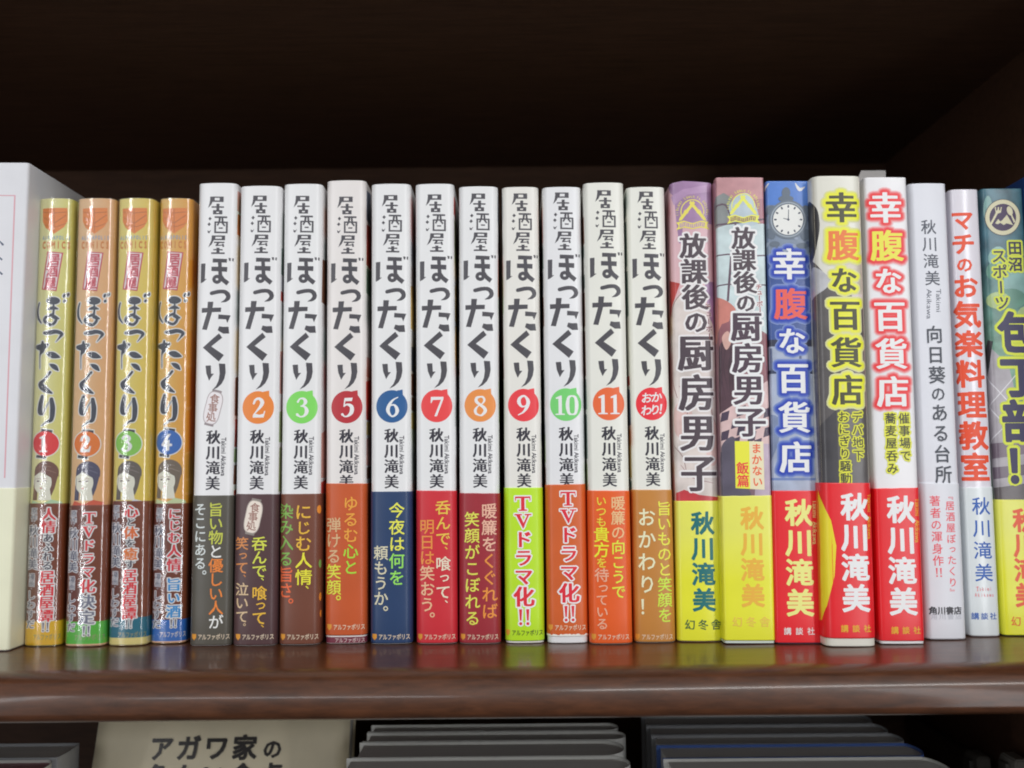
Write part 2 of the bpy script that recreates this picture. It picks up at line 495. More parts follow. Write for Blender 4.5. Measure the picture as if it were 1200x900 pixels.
class Book:
    def __init__(self, name, label, cat, group, top, bot, r=2.3, b=0.9, depth=128, jacket=None, band=None, film_on=False, pages=(214, 205, 178), trim=0.5, lift_y=0.0):
        tl, tr, ty = top; bl, br, by = bot
        base = on_z((bl + br) / 2, by + 0.3)
        self.Y = base.y + lift_y
        Yc = self.Y + 0.0026
        L = on_y(bl, by, Yc); Rr = on_y(br, by, Yc)
        T = on_y((tl + tr) / 2, ty, Yc)
        T.z = on_y((tl + tr) / 2, ty, self.Y).z
        W = (Rr.x - L.x) / MM - trim
        if band: W -= 0.5
        if film_on: W -= 0.7
        X = (L.x + Rr.x) / 2
        lean = math.atan((T.x - X) / T.z)
        self.b = b; self.lean = lean; self.X = X; self.W = W; self.H = T.z / MM / math.cos(lean)
        self.z0 = abs(math.sin(lean)) * W / 2 * MM + 0.0002
        self.root = thing(name, label, cat, group, (X, self.Y, self.z0), (0, lean, 0))
        self.p = Profile(W, r, b, depth)
        self.jk = link('jacket', shell(self.p, 0.0, -0.35, 0, self.H), self.root, None, [jacket])
        # page block
        pw = W / 2 - 0.6
        pm = bpy.data.materials.get('book_pages') or pages_mat()
        box('page_block', -pw * MM, pw * MM, (b + 1.2) * MM, (depth - 1.5) * MM, 0.6 * MM, (self.H - 1.5) * MM, pm, self.root)
        self.bd = None; self.k = 0
        if band:
            zt = self.uv((bl + br) / 2, band[0])[1]
            zb = 0.25 if band[1] is None else self.uv((bl + br) / 2, band[1])[1]
            self.bd = link('paper_band', shell(self.p, 0.26, 0.03, zb, zt, skew=random.uniform(-.16, .16)), self.root, None, [band[2]])
            self.zt = zt
        if film_on:
            link('shrink_wrap', shell(self.p, 0.62, 0.57, 0.0, self.H + 0.3, wave=0.12), self.root, None, [film()])
        print('BOOK', label[:30], 'X %.1f Y %.1f W %.1f H %.1f lean %.2f' % (X / MM, self.Y / MM, W, self.H, math.degrees(lean)))
    def uv(self, px, py):
        P = on_y(px, py, self.Y); dx = (P.x - self.X); dz = P.z - self.z0
        c, s = math.cos(self.lean), math.sin(self.lean)
        return ((dx * c - dz * s) / MM, (dx * s + dz * c) / MM)
    def on_band(self, v): return self.bd is not None and v < self.zt
    # shapes: list of (verts_mm, tris, ink)
    def emit(self, name, shapes, host=None, band=False, lift=0.05, label=None, alt=True):
        host = host or (self.bd if band else self.jk)
        base = 0.26 if band else 0.0
        V = []; F = []; MI = []; mats = []; midx = {}
        for k, (vs, fs, rgb) in enumerate(shapes):
            if not fs: continue
            bm = bmesh.new()
            bv = [bm.verts.new((x, y, 0)) for x, y in vs]
            for f in fs:
                try: bm.faces.new([bv[i] for i in f])
                except ValueError: pass
            us = [v[0] for v in vs]; u0, u1 = min(us), max(us)
            step = max(0.6, math.sqrt(8 * 0.004 / (2 * self.b / self.p.hw ** 2))); step = min(step, 1.6); q = math.floor(u0 / step) + 1
            while q * step < u1:
                # finer cuts where the paper turns the corner
                g = bm.verts[:] + bm.edges[:] + bm.faces[:]
                bmesh.ops.bisect_plane(bm, geom=g, plane_co=(q * step, 0, 0), plane_no=(1, 0, 0))
                q += 1
            hw = self.p.hw
            if max(abs(u0), abs(u1)) > hw - 3:
                for sgn in (-1, 1):
                    for t in range(0, 14):
                        uu = sgn * (hw - 3 + t * 0.4)
                        if u0 < uu < u1:
                            g = bm.verts[:] + bm.edges[:] + bm.faces[:]
                            bmesh.ops.bisect_plane(bm, geom=g, plane_co=(uu, 0, 0), plane_no=(1, 0, 0))
            bm.verts.index_update()
            n0 = len(V)
            lf = base + lift + (0.004 * (k % 3) if alt else 0.006 * k)
            for v in bm.verts:
                x, y = self.p.at(v.co.x, lf)
                V.append((x * MM, y * MM, v.co.y * MM))
            if rgb not in midx:
                midx[rgb] = len(mats); mats.append(rgb if isinstance(rgb, bpy.types.Material) else ink(rgb))
            for f in bm.faces:
                ids = [n0 + v.index for v in f.verts]
                F.append(ids); MI.append(midx[rgb])
            bm.free()
        if not F: return None
        me = raw_mesh(V, F, smooth=True, mi=MI)
        # face outwards
        s = 0
        for p in me.polygons: s += p.normal.y * p.area
        if s > 0: me.flip_normals()
        return link(name, me, host, label, mats)
    def polys_px(self, polys): return [[self.uv(x, y) for x, y in p] for p in polys]
    def art(self, name, items, band=False, lift=0.02, label=None):
        """items: (polygon in photo pixels or list of them, colour)"""
        sh = []
        for polys, rgb in items:
            if name == 'cover_picture': rgb = paper(rgb, 0.3, 0.3, var=0.16, ns=110)
            if polys and isinstance(polys[0][0], (int, float)): polys = [polys]
            polys = [list(p) for p in polys]
            vs, fs = union(self.polys_px(polys))
            sh.append((vs, fs, rgb))
        return self.emit(name, sh, band=band, lift=lift, label=label, alt=False)
    def column(self, name, runs, top, bot, size, style='medium', band=True, outline=(), sy=1.0, lift=0.10, sizes=None, gap=None):
        """vertical line of type. runs: [(text, colour)]; top/bot: (x, y) of the column's ends in photo pixels"""
        chars = [(c, rgb) for t, rgb in runs for c in t]
        (x0, y0), (x1, y1) = top, bot
        wts = sizes or [1.0] * len(chars)
        tot = sum(wts); acc = 0
        a = self.uv(x0, y0); b_ = self.uv(x1, y1)
        mmpp = abs(a[1] - b_[1]) / math.hypot(x1 - x0, y1 - y0)
        layers = [[] for _ in range(len(outline) + 1)]
        for (c, rgb), w in zip(chars, wts):
            t = (acc + w / 2) / tot; acc += w
            if c == ' ': continue
            cx = a[0] + (b_[0] - a[0]) * t; cy = a[1] + (b_[1] - a[1]) * t
            S = size * mmpp * (w if sizes else 1.0)
            SY = min(abs(a[1] - b_[1]) / tot * w, 99) * (0.97 if gap is None else gap)
            if sy is not None: SY = S * sy
            for li, (gr, col) in enumerate(list(outline) + [(0, None)]):
                vs, fs = glyph(c, style, gr)
                layers[li].append(([(cx + x * S, cy + y * SY) for x, y in vs], fs, col if col else rgb))
        return self._layers(name, layers, band, lift)
    def row(self, name, text, rgb, x0, x1, y, size, style='book', band=True, lift=0.10, outline=()):
        a = self.uv(x0, y); b_ = self.uv(x1, y); n = len(text)
        layers = [[] for _ in range(len(outline) + 1)]
        mm = size * abs(b_[0] - a[0]) / abs(x1 - x0)
        for i, c in enumerate(text):
            if c == ' ': continue
            cx = a[0] + (b_[0] - a[0]) * (i + .5) / n
            for li, (gr, col) in enumerate(list(outline) + [(0, None)]):
                vs, fs = glyph(c, style, gr, vertical=False)
                sx = min(abs(b_[0] - a[0]) / n, mm)
                layers[li].append(([(cx + xx * sx, a[1] + yy * mm) for xx, yy in vs], fs, col if col else rgb))
        return self._layers(name, layers, band, lift)
    def side_text(self, name, text, rgb, x, y0, y1, size, style='book', band=False, lift=0.10):
        """latin line turned a quarter clockwise, reading downwards"""
        adv = {'T': .5, 'a': .46, 'k': .5, 'i': .22, 'm': .8, ' ': .3, 'A': .6, 'w': .7}
        tot = sum(adv.get(c, .5) for c in text); acc = 0
        a = self.uv(x, y0); b_ = self.uv(x, y1); L_ = abs(a[1] - b_[1]); sc = L_ / tot
        mm = size * L_ / abs(y1 - y0); sh = []
        for c in text:
            w = adv.get(c, .5); t = (acc + w / 2) / tot; acc += w
            if c == ' ': continue
            vs, fs = _glyph0[c]
            xs = [v[0] for v in vs]; m = (min(xs) + max(xs)) / 2
            vs, fs = dilate((vs, fs), *STYLES[style])
            cx = a[0] + (b_[0] - a[0]) * t; cy = a[1] + (b_[1] - a[1]) * t
            sh.append(([(cx + (yy - .3) * mm, cy - (xx - m) * sc) for xx, yy in vs], fs, rgb))
        return self.emit(name, sh, band=band, lift=lift)
    def _layers(self, name, layers, band, lift):
        o = None; n = len(layers)
        allsh = []
        for li, sh in enumerate(layers):
            last = li == n - 1
            nm = name if last else name.replace('_lettering', '') + '_outline'
            o = self.emit(nm, sh, band=band, lift=lift + 0.014 * li)
        return o

def pages_mat():
    m = bpy.data.materials.new('book_pages'); m.use_nodes = True
    N, L = nodes_of(m); b = N['Principled BSDF']; b.inputs['Roughness'].default_value = 0.8
    tc = N.new('ShaderNodeTexCoord'); mp = N.new('ShaderNodeMapping'); mp.inputs['Scale'].default_value = (4000, 15, 15)
    no = N.new('ShaderNodeTexNoise'); no.inputs['Scale'].default_value = 1
    L.new(tc.outputs['Object'], mp.inputs[0]); L.new(mp.outputs[0], no.inputs['Vector'])
    cr = N.new('ShaderNodeValToRGB'); cr.color_ramp.elements[0].color = (0.42, 0.38, 0.28, 1); cr.color_ramp.elements[1].color = (0.68, 0.63, 0.50, 1)
    L.new(no.outputs[0], cr.inputs[0]); L.new(cr.outputs[0], b.inputs['Base Color'])
    return m
CHARS = ('居酒屋ぼったくり秋川滝美旨い物と優しい人がそこにある。呑んで、喰って笑泣にじむ情染み入さゆるむ心弾け顔今夜は何を頼もうか明日お暖簾くぐればこぼれるドラマ化向こうでいつも貴方待ているものわり！'
         'アルファポリス放課後の厨房男子チュボー幻冬舎まかない飯篇幸腹な百貨店デパ地下おにぎり騒動催事場蕎麦み向日葵台所著者渾身作『』角書マチ気楽料理教室田沼スツ包丁部講談社決定あふ譚原漫画すだ体癒危食卓家ガワ処恋・'
         'Takimi Akikawa ALPHAPOLIS COMICS !:')
load_glyphs(sorted(set(CHARS.replace(' ', ''))))

# ------------------------------------------------------------------ the bookcase
W_SHELF = wood('stained_wood', (0.036, 0.0122, 0.0046), (0.090, 0.0310, 0.0118), 0.34, 0.26, 0.10, 2.2)
W_SHELF.node_tree.nodes['Principled BSDF'].inputs['Specular IOR Level'].default_value = 0.28
W_DARK = wood('stained_wood_interior', (0.060, 0.0300, 0.0180), (0.098, 0.0480, 0.0280), 0.6, 0.0, 0.4)
W_DARK.node_tree.nodes['Principled BSDF'].inputs['Specular IOR Level'].default_value = 0.25
XL, XR, YB = -0.52, 0.256, 0.242
case = thing('bookcase', 'dark brown wooden bookcase whose glossy round-nosed shelf carries the row of books', 'bookcase', None, (0, 0.1, 0))
def board(z, t, mat, x0=XL, x1=XR, yf=-0.0465, rt=0.0125, rb=0.003):
    pr = [(YB, z), (yf + rt, z)]
    for i in range(1, 11):
        a = math.pi / 2 * i / 10; pr.append((yf + rt - rt * math.sin(a), z - rt + rt * math.cos(a)))
    for i in range(0, 7):
        a = math.pi / 2 * i / 6; pr.append((yf + rb - rb * math.cos(a), z - t + rb - rb * math.sin(a)))
    pr.append((YB, z - t)); n = len(pr)
    vs = [(x, y - 0.1, zz) for x in (x0, x1, x0, x1) for y, zz in pr]
    fs = [(i, (i + 1) % n, n + (i + 1) % n, n + i) for i in range(n)] + [tuple(range(2 * n, 3 * n))[::-1], tuple(range(3 * n, 4 * n))]
    me = raw_mesh(vs, fs)
    sm = [len(p.vertices) == 4 and 0 < k < n - 2 for k, p in enumerate(me.polygons)]
    me.polygons.foreach_set('use_smooth', sm); bm = bmesh.new(); bm.from_mesh(me); bmesh.ops.recalc_face_normals(bm, faces=bm.faces); bm.to_mesh(me); bm.free()
    return link('shelf_board', me, case, None, [mat])
board(0.0, 0.0160, W_SHELF)
board(0.298, 0.022, W_DARK)
board(-0.247, 0.0205, W_SHELF)
box('side_panel', XR, XR + 0.022, -0.155, YB - 0.1, -0.40, 0.50, W_DARK, case)
box('side_panel', XL - 0.022, XL, -0.155, YB - 0.1, -0.40, 0.50, W_DARK, case)
box('back_panel', XL - 0.022, XR + 0.022, YB - 0.1 + 0.0005, YB - 0.1 + 0.008, -0.40, 0.50, W_DARK, case)
for zz in (-0.0885,):
    box('side_batten', XR - 0.0045, XR - 0.0003, -0.14, YB - 0.105, zz - 0.014, zz, wood('batten_wood', (0.05, 0.035, 0.028), (0.075, 0.055, 0.045), 0.4, 0.4), case, 0.0008)
# two little shelf clips on the batten
clip_m = ink((120, 116, 108), 0.35)
for i, (y, z) in enumerate(((0.128, -0.083), (0.090, -0.073))):
    t = thing('shelf_clip', ['small grey shelf clip on the right side panel, lower and nearer the stacked books',
                             'small grey shelf clip on the right side panel, higher and nearer the front'][i], 'shelf clip', 'shelf clips on the side panel', (XR - 0.0047, y, z))
    bm = bmesh.new(); vs = []
    prof = [(0, 0), (0.014, 0), (0.016, -0.003), (0.016, -0.010), (0.011, -0.020), (0.004, -0.018), (0.003, -0.010), (0.0, -0.006)]
    a = [bm.verts.new((0, p[0], p[1])) for p in prof]; b = [bm.verts.new((-0.007, p[0], p[1])) for p in prof]
    n = len(prof); bm.faces.new(a[::-1]); bm.faces.new(b)
    for k in range(n): bm.faces.new((a[k], a[(k + 1) % n], b[(k + 1) % n], b[k]))
    bmesh.ops.bevel(bm, geom=bm.edges[:], offset=0.0008, segments=2, affect='EDGES'); bmesh.ops.recalc_face_normals(bm, faces=bm.faces)
    me = bpy.data.meshes.new('m'); bm.to_mesh(me); bm.free(); link('clip_body', me, t, None, [clip_m])
    box('clip_tab', -0.0095, -0.0072, 0.004, 0.012, -0.012, -0.003, ink((85, 82, 76), 0.3), t, 0.0006)

# ------------------------------------------------------------------ lower compartment: books shown face out, one behind another
top_pages = bpy.data.materials.new('trimmed_pages'); top_pages.use_nodes = True
_N, _L = nodes_of(top_pages); _b = _N['Principled BSDF']; _b.inputs['Roughness'].default_value = 0.8
_tc = _N.new('ShaderNodeTexCoord'); _mp = _N.new('ShaderNodeMapping'); _mp.inputs['Scale'].default_value = (12, 5200, 12)
_no = _N.new('ShaderNodeTexNoise'); _no.inputs['Scale'].default_value = 1; _no.inputs['Detail'].default_value = 3
_L.new(_tc.outputs['Object'], _mp.inputs[0]); _L.new(_mp.outputs[0], _no.inputs['Vector'])
_cr = _N.new('ShaderNodeValToRGB'); _cr.color_ramp.elements[0].color = (0.68, 0.66, 0.62, 1); _cr.color_ramp.elements[1].color = (0.86, 0.84, 0.80, 1)
_cr.color_ramp.elements[0].position = .3; _cr.color_ramp.elements[1].position = .7
_L.new(_no.outputs[0], _cr.inputs[0]); _L.new(_cr.outputs[0], _b.inputs['Base Color'])
def faceout(label, group, x0, x1, y0, th, ztop, cover, spine_right=True, pages=None, round_=0.9, h=0.188, accent=None):
    """a paperback standing cover outwards: jacket folded round a rounded spine on one side, pages open on top"""
    t = thing('paperback_book', label, 'book', group, ((x0 + x1) / 2, y0 + th / 2, ztop - h), (0, 0, 0))
    hw = (x1 - x0) / 2; ht = th / 2 - 0.0002; rr = ht * round_; c = 0.00045
    sg = 1 if spine_right else -1
    def path(o):
        q = ht - o; P = [(-hw, -q), (hw - rr, -q)]
        for i in range(1, 12):
            a = -math.pi / 2 + math.pi * i / 12
            P.append((hw - rr + (rr - o) * math.cos(a), q * math.sin(a)))
        P += [(hw - rr, q), (-hw, q)]
        return [(sg * x, y) for x, y in P]
    A, B = path(0), path(c); n = len(A)
    vs = [(x, y, z) for P in (A, B) for z in (0, h) for x, y in P]; fs = []
    for i in range(n - 1):
        fs += [(i, i + 1, n + i + 1, n + i), (2*n + i + 1, 2*n + i, 3*n + i, 3*n + i + 1), (i + 1, i, 2*n + i, 2*n + i + 1), (n + i, n + i + 1, 3*n + i + 1, 3*n + i)]
    fs += [(0, n, 3*n, 2*n), (2*n-1, n-1, 3*n-1, 4*n-1)]
    me = raw_mesh(vs, fs); bm = bmesh.new(); bm.from_mesh(me); bmesh.ops.recalc_face_normals(bm, faces=bm.faces); bm.to_mesh(me); bm.free()
    link('jacket', me, t, None, [cover])
    P = path(c + 0.0002)
    P = [(x + (sg * 0.002 if abs(x + sg * hw) < 1e-6 else 0), y) for x, y in P]; n = len(P)
    vs = [(x, y, z) for z in (0.0008, h - 0.0012) for x, y in P]
    fs = [tuple(range(n))[::-1], tuple(range(n, 2 * n))] + [(i, (i + 1) % n, n + (i + 1) % n, n + i) for i in range(n)]
    me = raw_mesh(vs, fs); bm = bmesh.new(); bm.from_mesh(me); bmesh.ops.recalc_face_normals(bm, faces=bm.faces); bm.to_mesh(me); bm.free()
    link('page_block', me, t, None, [pages or top_pages])
    return t
ZT = -0.0583
cw = paper((205, 205, 200), 0.3, 0.4); cb = paper((70, 100, 165), 0.3, 0.4); cg = paper((150, 152, 155), 0.3, 0.4)
cp = paper((190, 120, 135), 0.3, 0.4); cteal = paper((120, 170, 165), 0.3, 0.3)
def yof(D): return D / 1000.0 - CAM_D
pos = ['front', 'second', 'third', 'backmost']
G = 'face-out books in the middle of the lower shelf'
for i, (D, th, dx, ws) in enumerate(((408, 19.5, 0, 0.124), (428, 23, .002, 0.122), (452.2, 14.5, .003, 0.124), (468, 12.5, .003, 0.122))):
    faceout('white-covered paperback with grey page top, %s of four face-out books at lower middle' % pos[i], G,
            -0.0745 + dx, -0.0745 + dx + ws, yof(D), th / 1000, ZT + 0.0030, cw, True)
G = 'face-out books on the right of the lower shelf'
for i, (D, th, cv, ds) in enumerate(((404, 28.5, cw, ''), (433, 20, cb, ''), (454, 15, cg, ''), (470, 16, cg, ''), (487, 18, cg, ''))):
    col = ['white-edged', 'blue-covered', 'grey-covered', 'grey-covered', 'grey-covered'][i]
    w = ['front', 'second', 'third', 'fourth', 'backmost'][i]
    faceout('%s paperback, %s of the five face-out books at lower right' % (col, w), G,
            0.066, 0.1865 - 0.001 * i, yof(D), th / 1000, ZT, cv, True, round_=.5)
G = 'face-out books on the left of the lower shelf'
pinkp = ink((160, 105, 112), 0.7)
for i, (D, th, cv, pg) in enumerate(((407, 14, cw, pinkp), (422, 19, cw, pinkp), (442, 23, cg, None))):
    faceout(['white paperback with pink page top, front of the left group on the lower shelf',
             'white paperback with pink page top, second of the left group on the lower shelf',
             'thick grey-topped book at the back of the left group on the lower shelf'][i], G,
            -0.335, -0.2085 - 0.0015 * (1 - i) * (i < 2), yof(D), th / 1000, ZT - (0.0005 if i < 2 else 0), cv, True, pages=pg, round_=.5 if i < 2 else .12)

# the leaning cream book with its title
t = thing('paperback_book', 'cream book leaning back under the shelf with black Japanese title on its cover', 'book', None, (-0.1410, 0.0275, -0.2445), (R(-17), 0, R(0.8)))
crm = paper((218, 207, 178), 0.5, 0.1, var=0.05)
H_, W_, T_ = 0.2165, 0.1225, 0.014
vs = []; nx, nz = 16, 10
def warp(x, z): return 0.0022 * math.sin(2.2 * (x / W_ + .4)) * (z / H_) ** 2 - 0.0014 * math.cos(9 * x / W_ + 8 * z / H_) * (z / H_)
for j in range(nz + 1):
    for i in range(nx + 1):
        x = -W_ / 2 + W_ * i / nx; z = H_ * j / nz; vs.append((x, warp(x, z), z))
n0 = len(vs); vs += [(x, y + 0.0006, z) for x, y, z in vs[:n0]]
fs = []
for j in range(nz):
    for i in range(nx):
        a = j * (nx + 1) + i; fs += [(a, a + 1, a + nx + 2, a + nx + 1), (n0 + a + 1, n0 + a, n0 + a + nx + 1, n0 + a + nx + 2)]
ring = [i for i in range(nx + 1)] + [j * (nx + 1) + nx for j in range(1, nz + 1)] + [nz * (nx + 1) + i for i in range(nx - 1, -1, -1)] + [j * (nx + 1) for j in range(nz - 1, 0, -1)]
for a, b in zip(ring, ring[1:] + ring[:1]): fs.append((b, a, n0 + a, n0 + b))
cover = link('cover', raw_mesh(vs, fs, smooth=False), t, None, [crm])
cover.data.polygons.foreach_set('use_smooth', [True] * len(cover.data.polygons))
box('page_block', -W_ / 2 + 0.001, W_ / 2 - 0.001, 0.0042, 0.0042 + T_, 0.001, H_ - 0.002, top_pages, t)
box('back_cover', -W_ / 2, W_ / 2, 0.0044 + T_, 0.005 + T_, 0.0, H_, crm, t)
def cover_text(s, xc0, xc1, zc, size, rows):
    V = []; F = []
    for i, ch in enumerate(s):
        vs, fs = glyph(ch, 'bold', 0.004, False); sz = size * (0.8 if ch == 'の' else 1)
        cx = xc0 + (xc1 - xc0) * i / (len(s) - 1); n = len(V)
        for x, y in vs:
            X = cx + x * sz; Z = zc + y * sz - (0.0008 if ch == 'の' else 0); V.append((X, warp(X, Z) - 0.00035, Z))
        F += [[n + k for k in f] for f in fs]
    me = raw_mesh(V, F)
    if sum(p.normal.y * p.area for p in me.polygons) > 0: me.flip_normals()
    return link('title_lettering', me, cover, None, [ink((42, 38, 36))])
m_t = cover_text('アガワ家の', -0.0290, 0.0240, 0.1912, 0.0118, 0)
m_t2 = cover_text('危ない食卓', -0.0290, 0.0240, 0.1782, 0.0120, 0)

# ------------------------------------------------------------------ the row of books
WHITE = (222, 221, 224)
def whiteish(i): return paper([(224, 223, 228), (225, 223, 228), (226, 225, 229), (222, 217, 214), (226, 226, 228), (226, 225, 230), (226, 224, 224), (224, 221, 214), (222, 222, 230), (226, 223, 214), (226, 223, 214)][i], 0.34, 0.3, var=0.02)
# --- far left white book
b = Book('hardback_book', 'tall white book with pink frame line and pale yellow band, leftmost in the row', 'book', None,
         (-62, 33, 191.5), (-96, 14, 763.5), r=1.6, b=0.3, depth=150, jacket=paper((212, 212, 216), 0.45, 0.15), trim=0.3,
         band=(572, None, paper((226, 234, 196), 0.45, 0.1)))
b.art('frame_line', [([rect(-60, 228.5, 18, 229.6), [(16.4, 229), (18.0, 229), (6, 560), (4.4, 560)]], (205, 150, 160))], lift=0.04)
b.art('title_lettering', [([brush([(0, 282, 1), (3.2, 286.5, 2.6)]), brush([(-1, 301, 1), (1.8, 304, 2.2)]), brush([(-2, 317, 1), (2, 321, 2.4)]), brush([(-2, 335, 1), (1, 338, 2.2)])] and
                           sum([brush([(-1, 282, 1), (3.2, 286.5, 2.6)]), brush([(-1, 301, 1), (1.8, 304, 2.2)]), brush([(-2, 317, 1), (2, 321, 2.4)])], []), (80, 90, 110))], lift=0.05)

# --- four shrink-wrapped comics
CW = paper((108, 50, 40), 0.3, 0.3, rgb2=(132, 68, 40), axis='X', lo=-0.006, hi=0.008, var=0.12)
def z3(p, ox, oy, s): return [(ox + x / s, oy + y / s) for x, y in p]
def cshift(polys, f): return [[f(x, y) for x, y in p] for p in polys]
comic = []
CP = [((44, 90, 233), (27, 73, 757.5), (240, 220, 160), (214, 206, 104), (222, 50, 54), '1', (236, 176, 36)),
      ((92, 136, 233), (75, 125, 758), (244, 182, 134), (240, 166, 108), (230, 116, 36), '2', (84, 182, 60)),
      ((138, 183, 233), (126, 174, 757), (242, 206, 112), (232, 192, 74), (130, 194, 78), '3', (28, 106, 128)),
      ((184.5, 230, 233), (175, 220, 754.5), (248, 180, 92), (242, 154, 50), (46, 102, 180), '4', (38, 104, 186))]
BL = [[('人情', (214, 60, 66)), ('あふれる', (78, 72, 84)), ('居酒屋譚', (222, 52, 62)), ('‼', (120, 112, 120))],
      [('TVドラマ化', (220, 58, 66)), ('決定', (120, 122, 140)), ('‼', (120, 122, 140))],
      [('心', (220, 52, 56)), ('と', (78, 72, 84)), ('体', (232, 110, 50)), ('を', (78, 72, 84)), ('癒', (232, 120, 50)), ('す', (78, 72, 84)), ('居酒屋譚', (222, 52, 60)), ('‼', (110, 104, 112))],
      [('にじむ人情、', (216, 58, 70)), ('旨い酒', (66, 150, 214)), ('‼', (110, 104, 112))]]
BS = [[1, 1, .72, .72, .72, .72, 1, 1, 1, 1, .8], [.9, .9, .85, .85, .85, 1, 1, 1, .8], [1, .7, 1, .7, 1, .7, 1, 1, 1, 1, .75], [.85, .85, .9, 1, 1, .4, 1, .9, 1, .75]]
BX = [((57.5, 595), (53, 741)), ((105, 599), (101, 747)), ((154, 592), (151, 737)), ((204.5, 595), (203, 737))]
LX = [((40, 595), (35, 737)), ((86, 598), (82.5, 741)), ((136, 592), (133.5, 735)), ((187, 595), (183, 737))]
LBL = ['pale green shrink-wrapped comic with red 1 lantern and yellow foot on its band',
       'salmon pink shrink-wrapped comic with orange 2 lantern and green foot on its band',
       'yellow shrink-wrapped comic with green 3 lantern and teal foot on its band',
       'orange shrink-wrapped comic with blue 4 lantern and blue foot on its band']
WO = (226, 222, 222)
HAIR = [(112, 76, 64), (76, 74, 98), (98, 90, 84), (112, 98, 84)]
TOP = [(176, 206, 168), (204, 88, 62), (206, 212, 228), (196, 208, 160)]
for i, (tp, bt, c1, c2, lc, num, foot) in enumerate(CP):
    B = Book('comic_book', LBL[i], 'comic book', 'shrink-wrapped comics at the left of the row', tp, bt, r=2.2, b=1.5, depth=112,
             jacket=paper(c1, 0.3, 0.2, rgb2=c2, axis='X', lo=-0.004, hi=0.008), film_on=True,
             band=([590, 592, 587, 590][i], None, CW))
    comic.append(B)
    # everything traced on the second comic, carried over through its axis
    dt = (tp[0] + tp[1]) / 2 - 114.0; db = (bt[0] + bt[1]) / 2 - 100.0; dy = bt[2] - 758.0
    def F(x, y): 
        k = (y - 233) / 525.0
        return (x + dt + (db - dt) * k, y + dy * k)
    def a1(polys): return cshift(polys, lambda x, y: F(30 + x / 6.0, 230 + y / 6.0))
    def a2(polys): return cshift(polys, lambda x, y: F(30 + x / 6.0, 370 + y / 6.0))
    def a3(polys): return cshift(polys, lambda x, y: F(20 + x / 5.627, 480 + y / 5.627))
    shield = [[(398, 85), (572, 80), (574, 170), (550, 215), (484, 264), (420, 220), (398, 175)]]
    weave = stroke([(410, 150, 5), (485, 190, 5), (565, 130, 5)]) + stroke([(484, 90, 4), (484, 250, 4)]) + stroke([(402, 110, 4), (470, 120, 4), (570, 108, 4)]) + stroke([(412, 200, 4), (500, 215, 4), (560, 190, 4)])
    B.art('comics_emblem', [(a1(shield), (222, 124, 40)), (a1(weave), (176, 92, 30))], lift=0.03)
    B.row('imprint_lettering', 'ALPHAPOLIS', (116, 150, 186), F(94.5, 0)[0] - 0, F(94.5, 0)[0] + 33, F(100, 278.5)[1], 6.4, 'bold', band=False, lift=0.05)
    B.row('imprint_lettering', 'COMICS', (204, 116, 30), F(94, 0)[0] - 0, F(94, 0)[0] + 34, F(100, 287)[1], 11.5, 'black', band=False, lift=0.05)
    lab = a1([[(435, 388), (546, 395), (502, 668), (395, 655)]]); labi = a1([[(443, 396), (536, 402), (496, 658), (405, 648)]])
    B.art('series_plate', [(lab, (196, 70, 82)), (labi, (236, 214, 216))], lift=0.03)
    B.column('series_lettering', [('居酒屋', (196, 60, 78))], F(30 + 489 / 6., 297), F(30 + 452 / 6., 338.5), 14.5, 'bold', band=False, lift=0.06)
    bo = []
    bo += brush([(376, 750, 12), (362, 795, 18), (366, 850, 20), (394, 892, 8)])
    p1 = a1(bo + [ellipse(480, 735, 46, 27)] + brush([(442, 796, 8), (480, 786, 26), (512, 792, 8)]) + brush([(482, 755, 12), (484, 800, 14), (478, 850, 18)])
            + brush([(478, 832, 20), (430, 850, 20), (420, 880, 22), (470, 905, 20), (500, 870, 20), (480, 840, 16)]) + brush([(490, 850, 30), (515, 860, 14)])
            + [ellipse(553, 697, 9, 15, 12, .4), ellipse(578, 688, 9, 15, 12, .4), ellipse(556, 735, 9, 12, 12, .6)])
    p2 = a2(brush([(418, 122, 18), (450, 120, 32), (500, 112, 28), (536, 126, 24), (526, 150, 14), (500, 184, 4)])
            + brush([(358, 220, 26), (400, 222, 48), (440, 205, 20)]) + brush([(405, 184, 16), (404, 240, 36), (386, 280, 10), (386, 372, 6)])
            + brush([(440, 268, 14), (480, 278, 46), (524, 292, 10)]) + brush([(460, 343, 10), (490, 360, 36), (514, 384, 12)])
            + brush([(462, 398, 18), (424, 446, 14), (392, 482, 34), (420, 514, 44), (474, 545, 12)])
            + brush([(406, 568, 22), (394, 620, 34), (390, 680, 34), (412, 694, 10)]) + brush([(412, 694, 5), (436, 640, 5), (458, 606, 5)])
            + brush([(472, 588, 26), (480, 650, 34), (472, 730, 28), (440, 748, 12), (400, 776, 4)]))
    P = B.polys_px(p1 + p2); sh = union(P)
    B.emit('title_outline', [(*dilate(sh, 0.42, 0.42), (232, 228, 222))], lift=0.05)
    B.emit('title_lettering', [(*sh, (52, 58, 72))], lift=0.075)
    cap = a3([[(432, 128), (505, 138), (503, 158), (429, 148)], [(398, 300), (466, 308), (463, 327), (396, 318)]])
    body = a3([ellipse(458, 226, 88, 82)])
    allp = union(B.polys_px(cap + body))
    B.emit('badge_outline', [(*dilate(allp, 0.42, 0.42), (232, 226, 216))], lift=0.03)
    B.art('lantern_badge', [(cap, (58, 58, 66)), (body, lc)], lift=0.045)
    c = F(20 + 446 / 5.627, 480 + 225 / 5.627)
    nsh = union(B.polys_px(digit_polys(num, c[0], c[1], 21)))
    B.emit('volume_numeral', [(*dilate(nsh, .18, .12), (236, 232, 228))], lift=0.075)
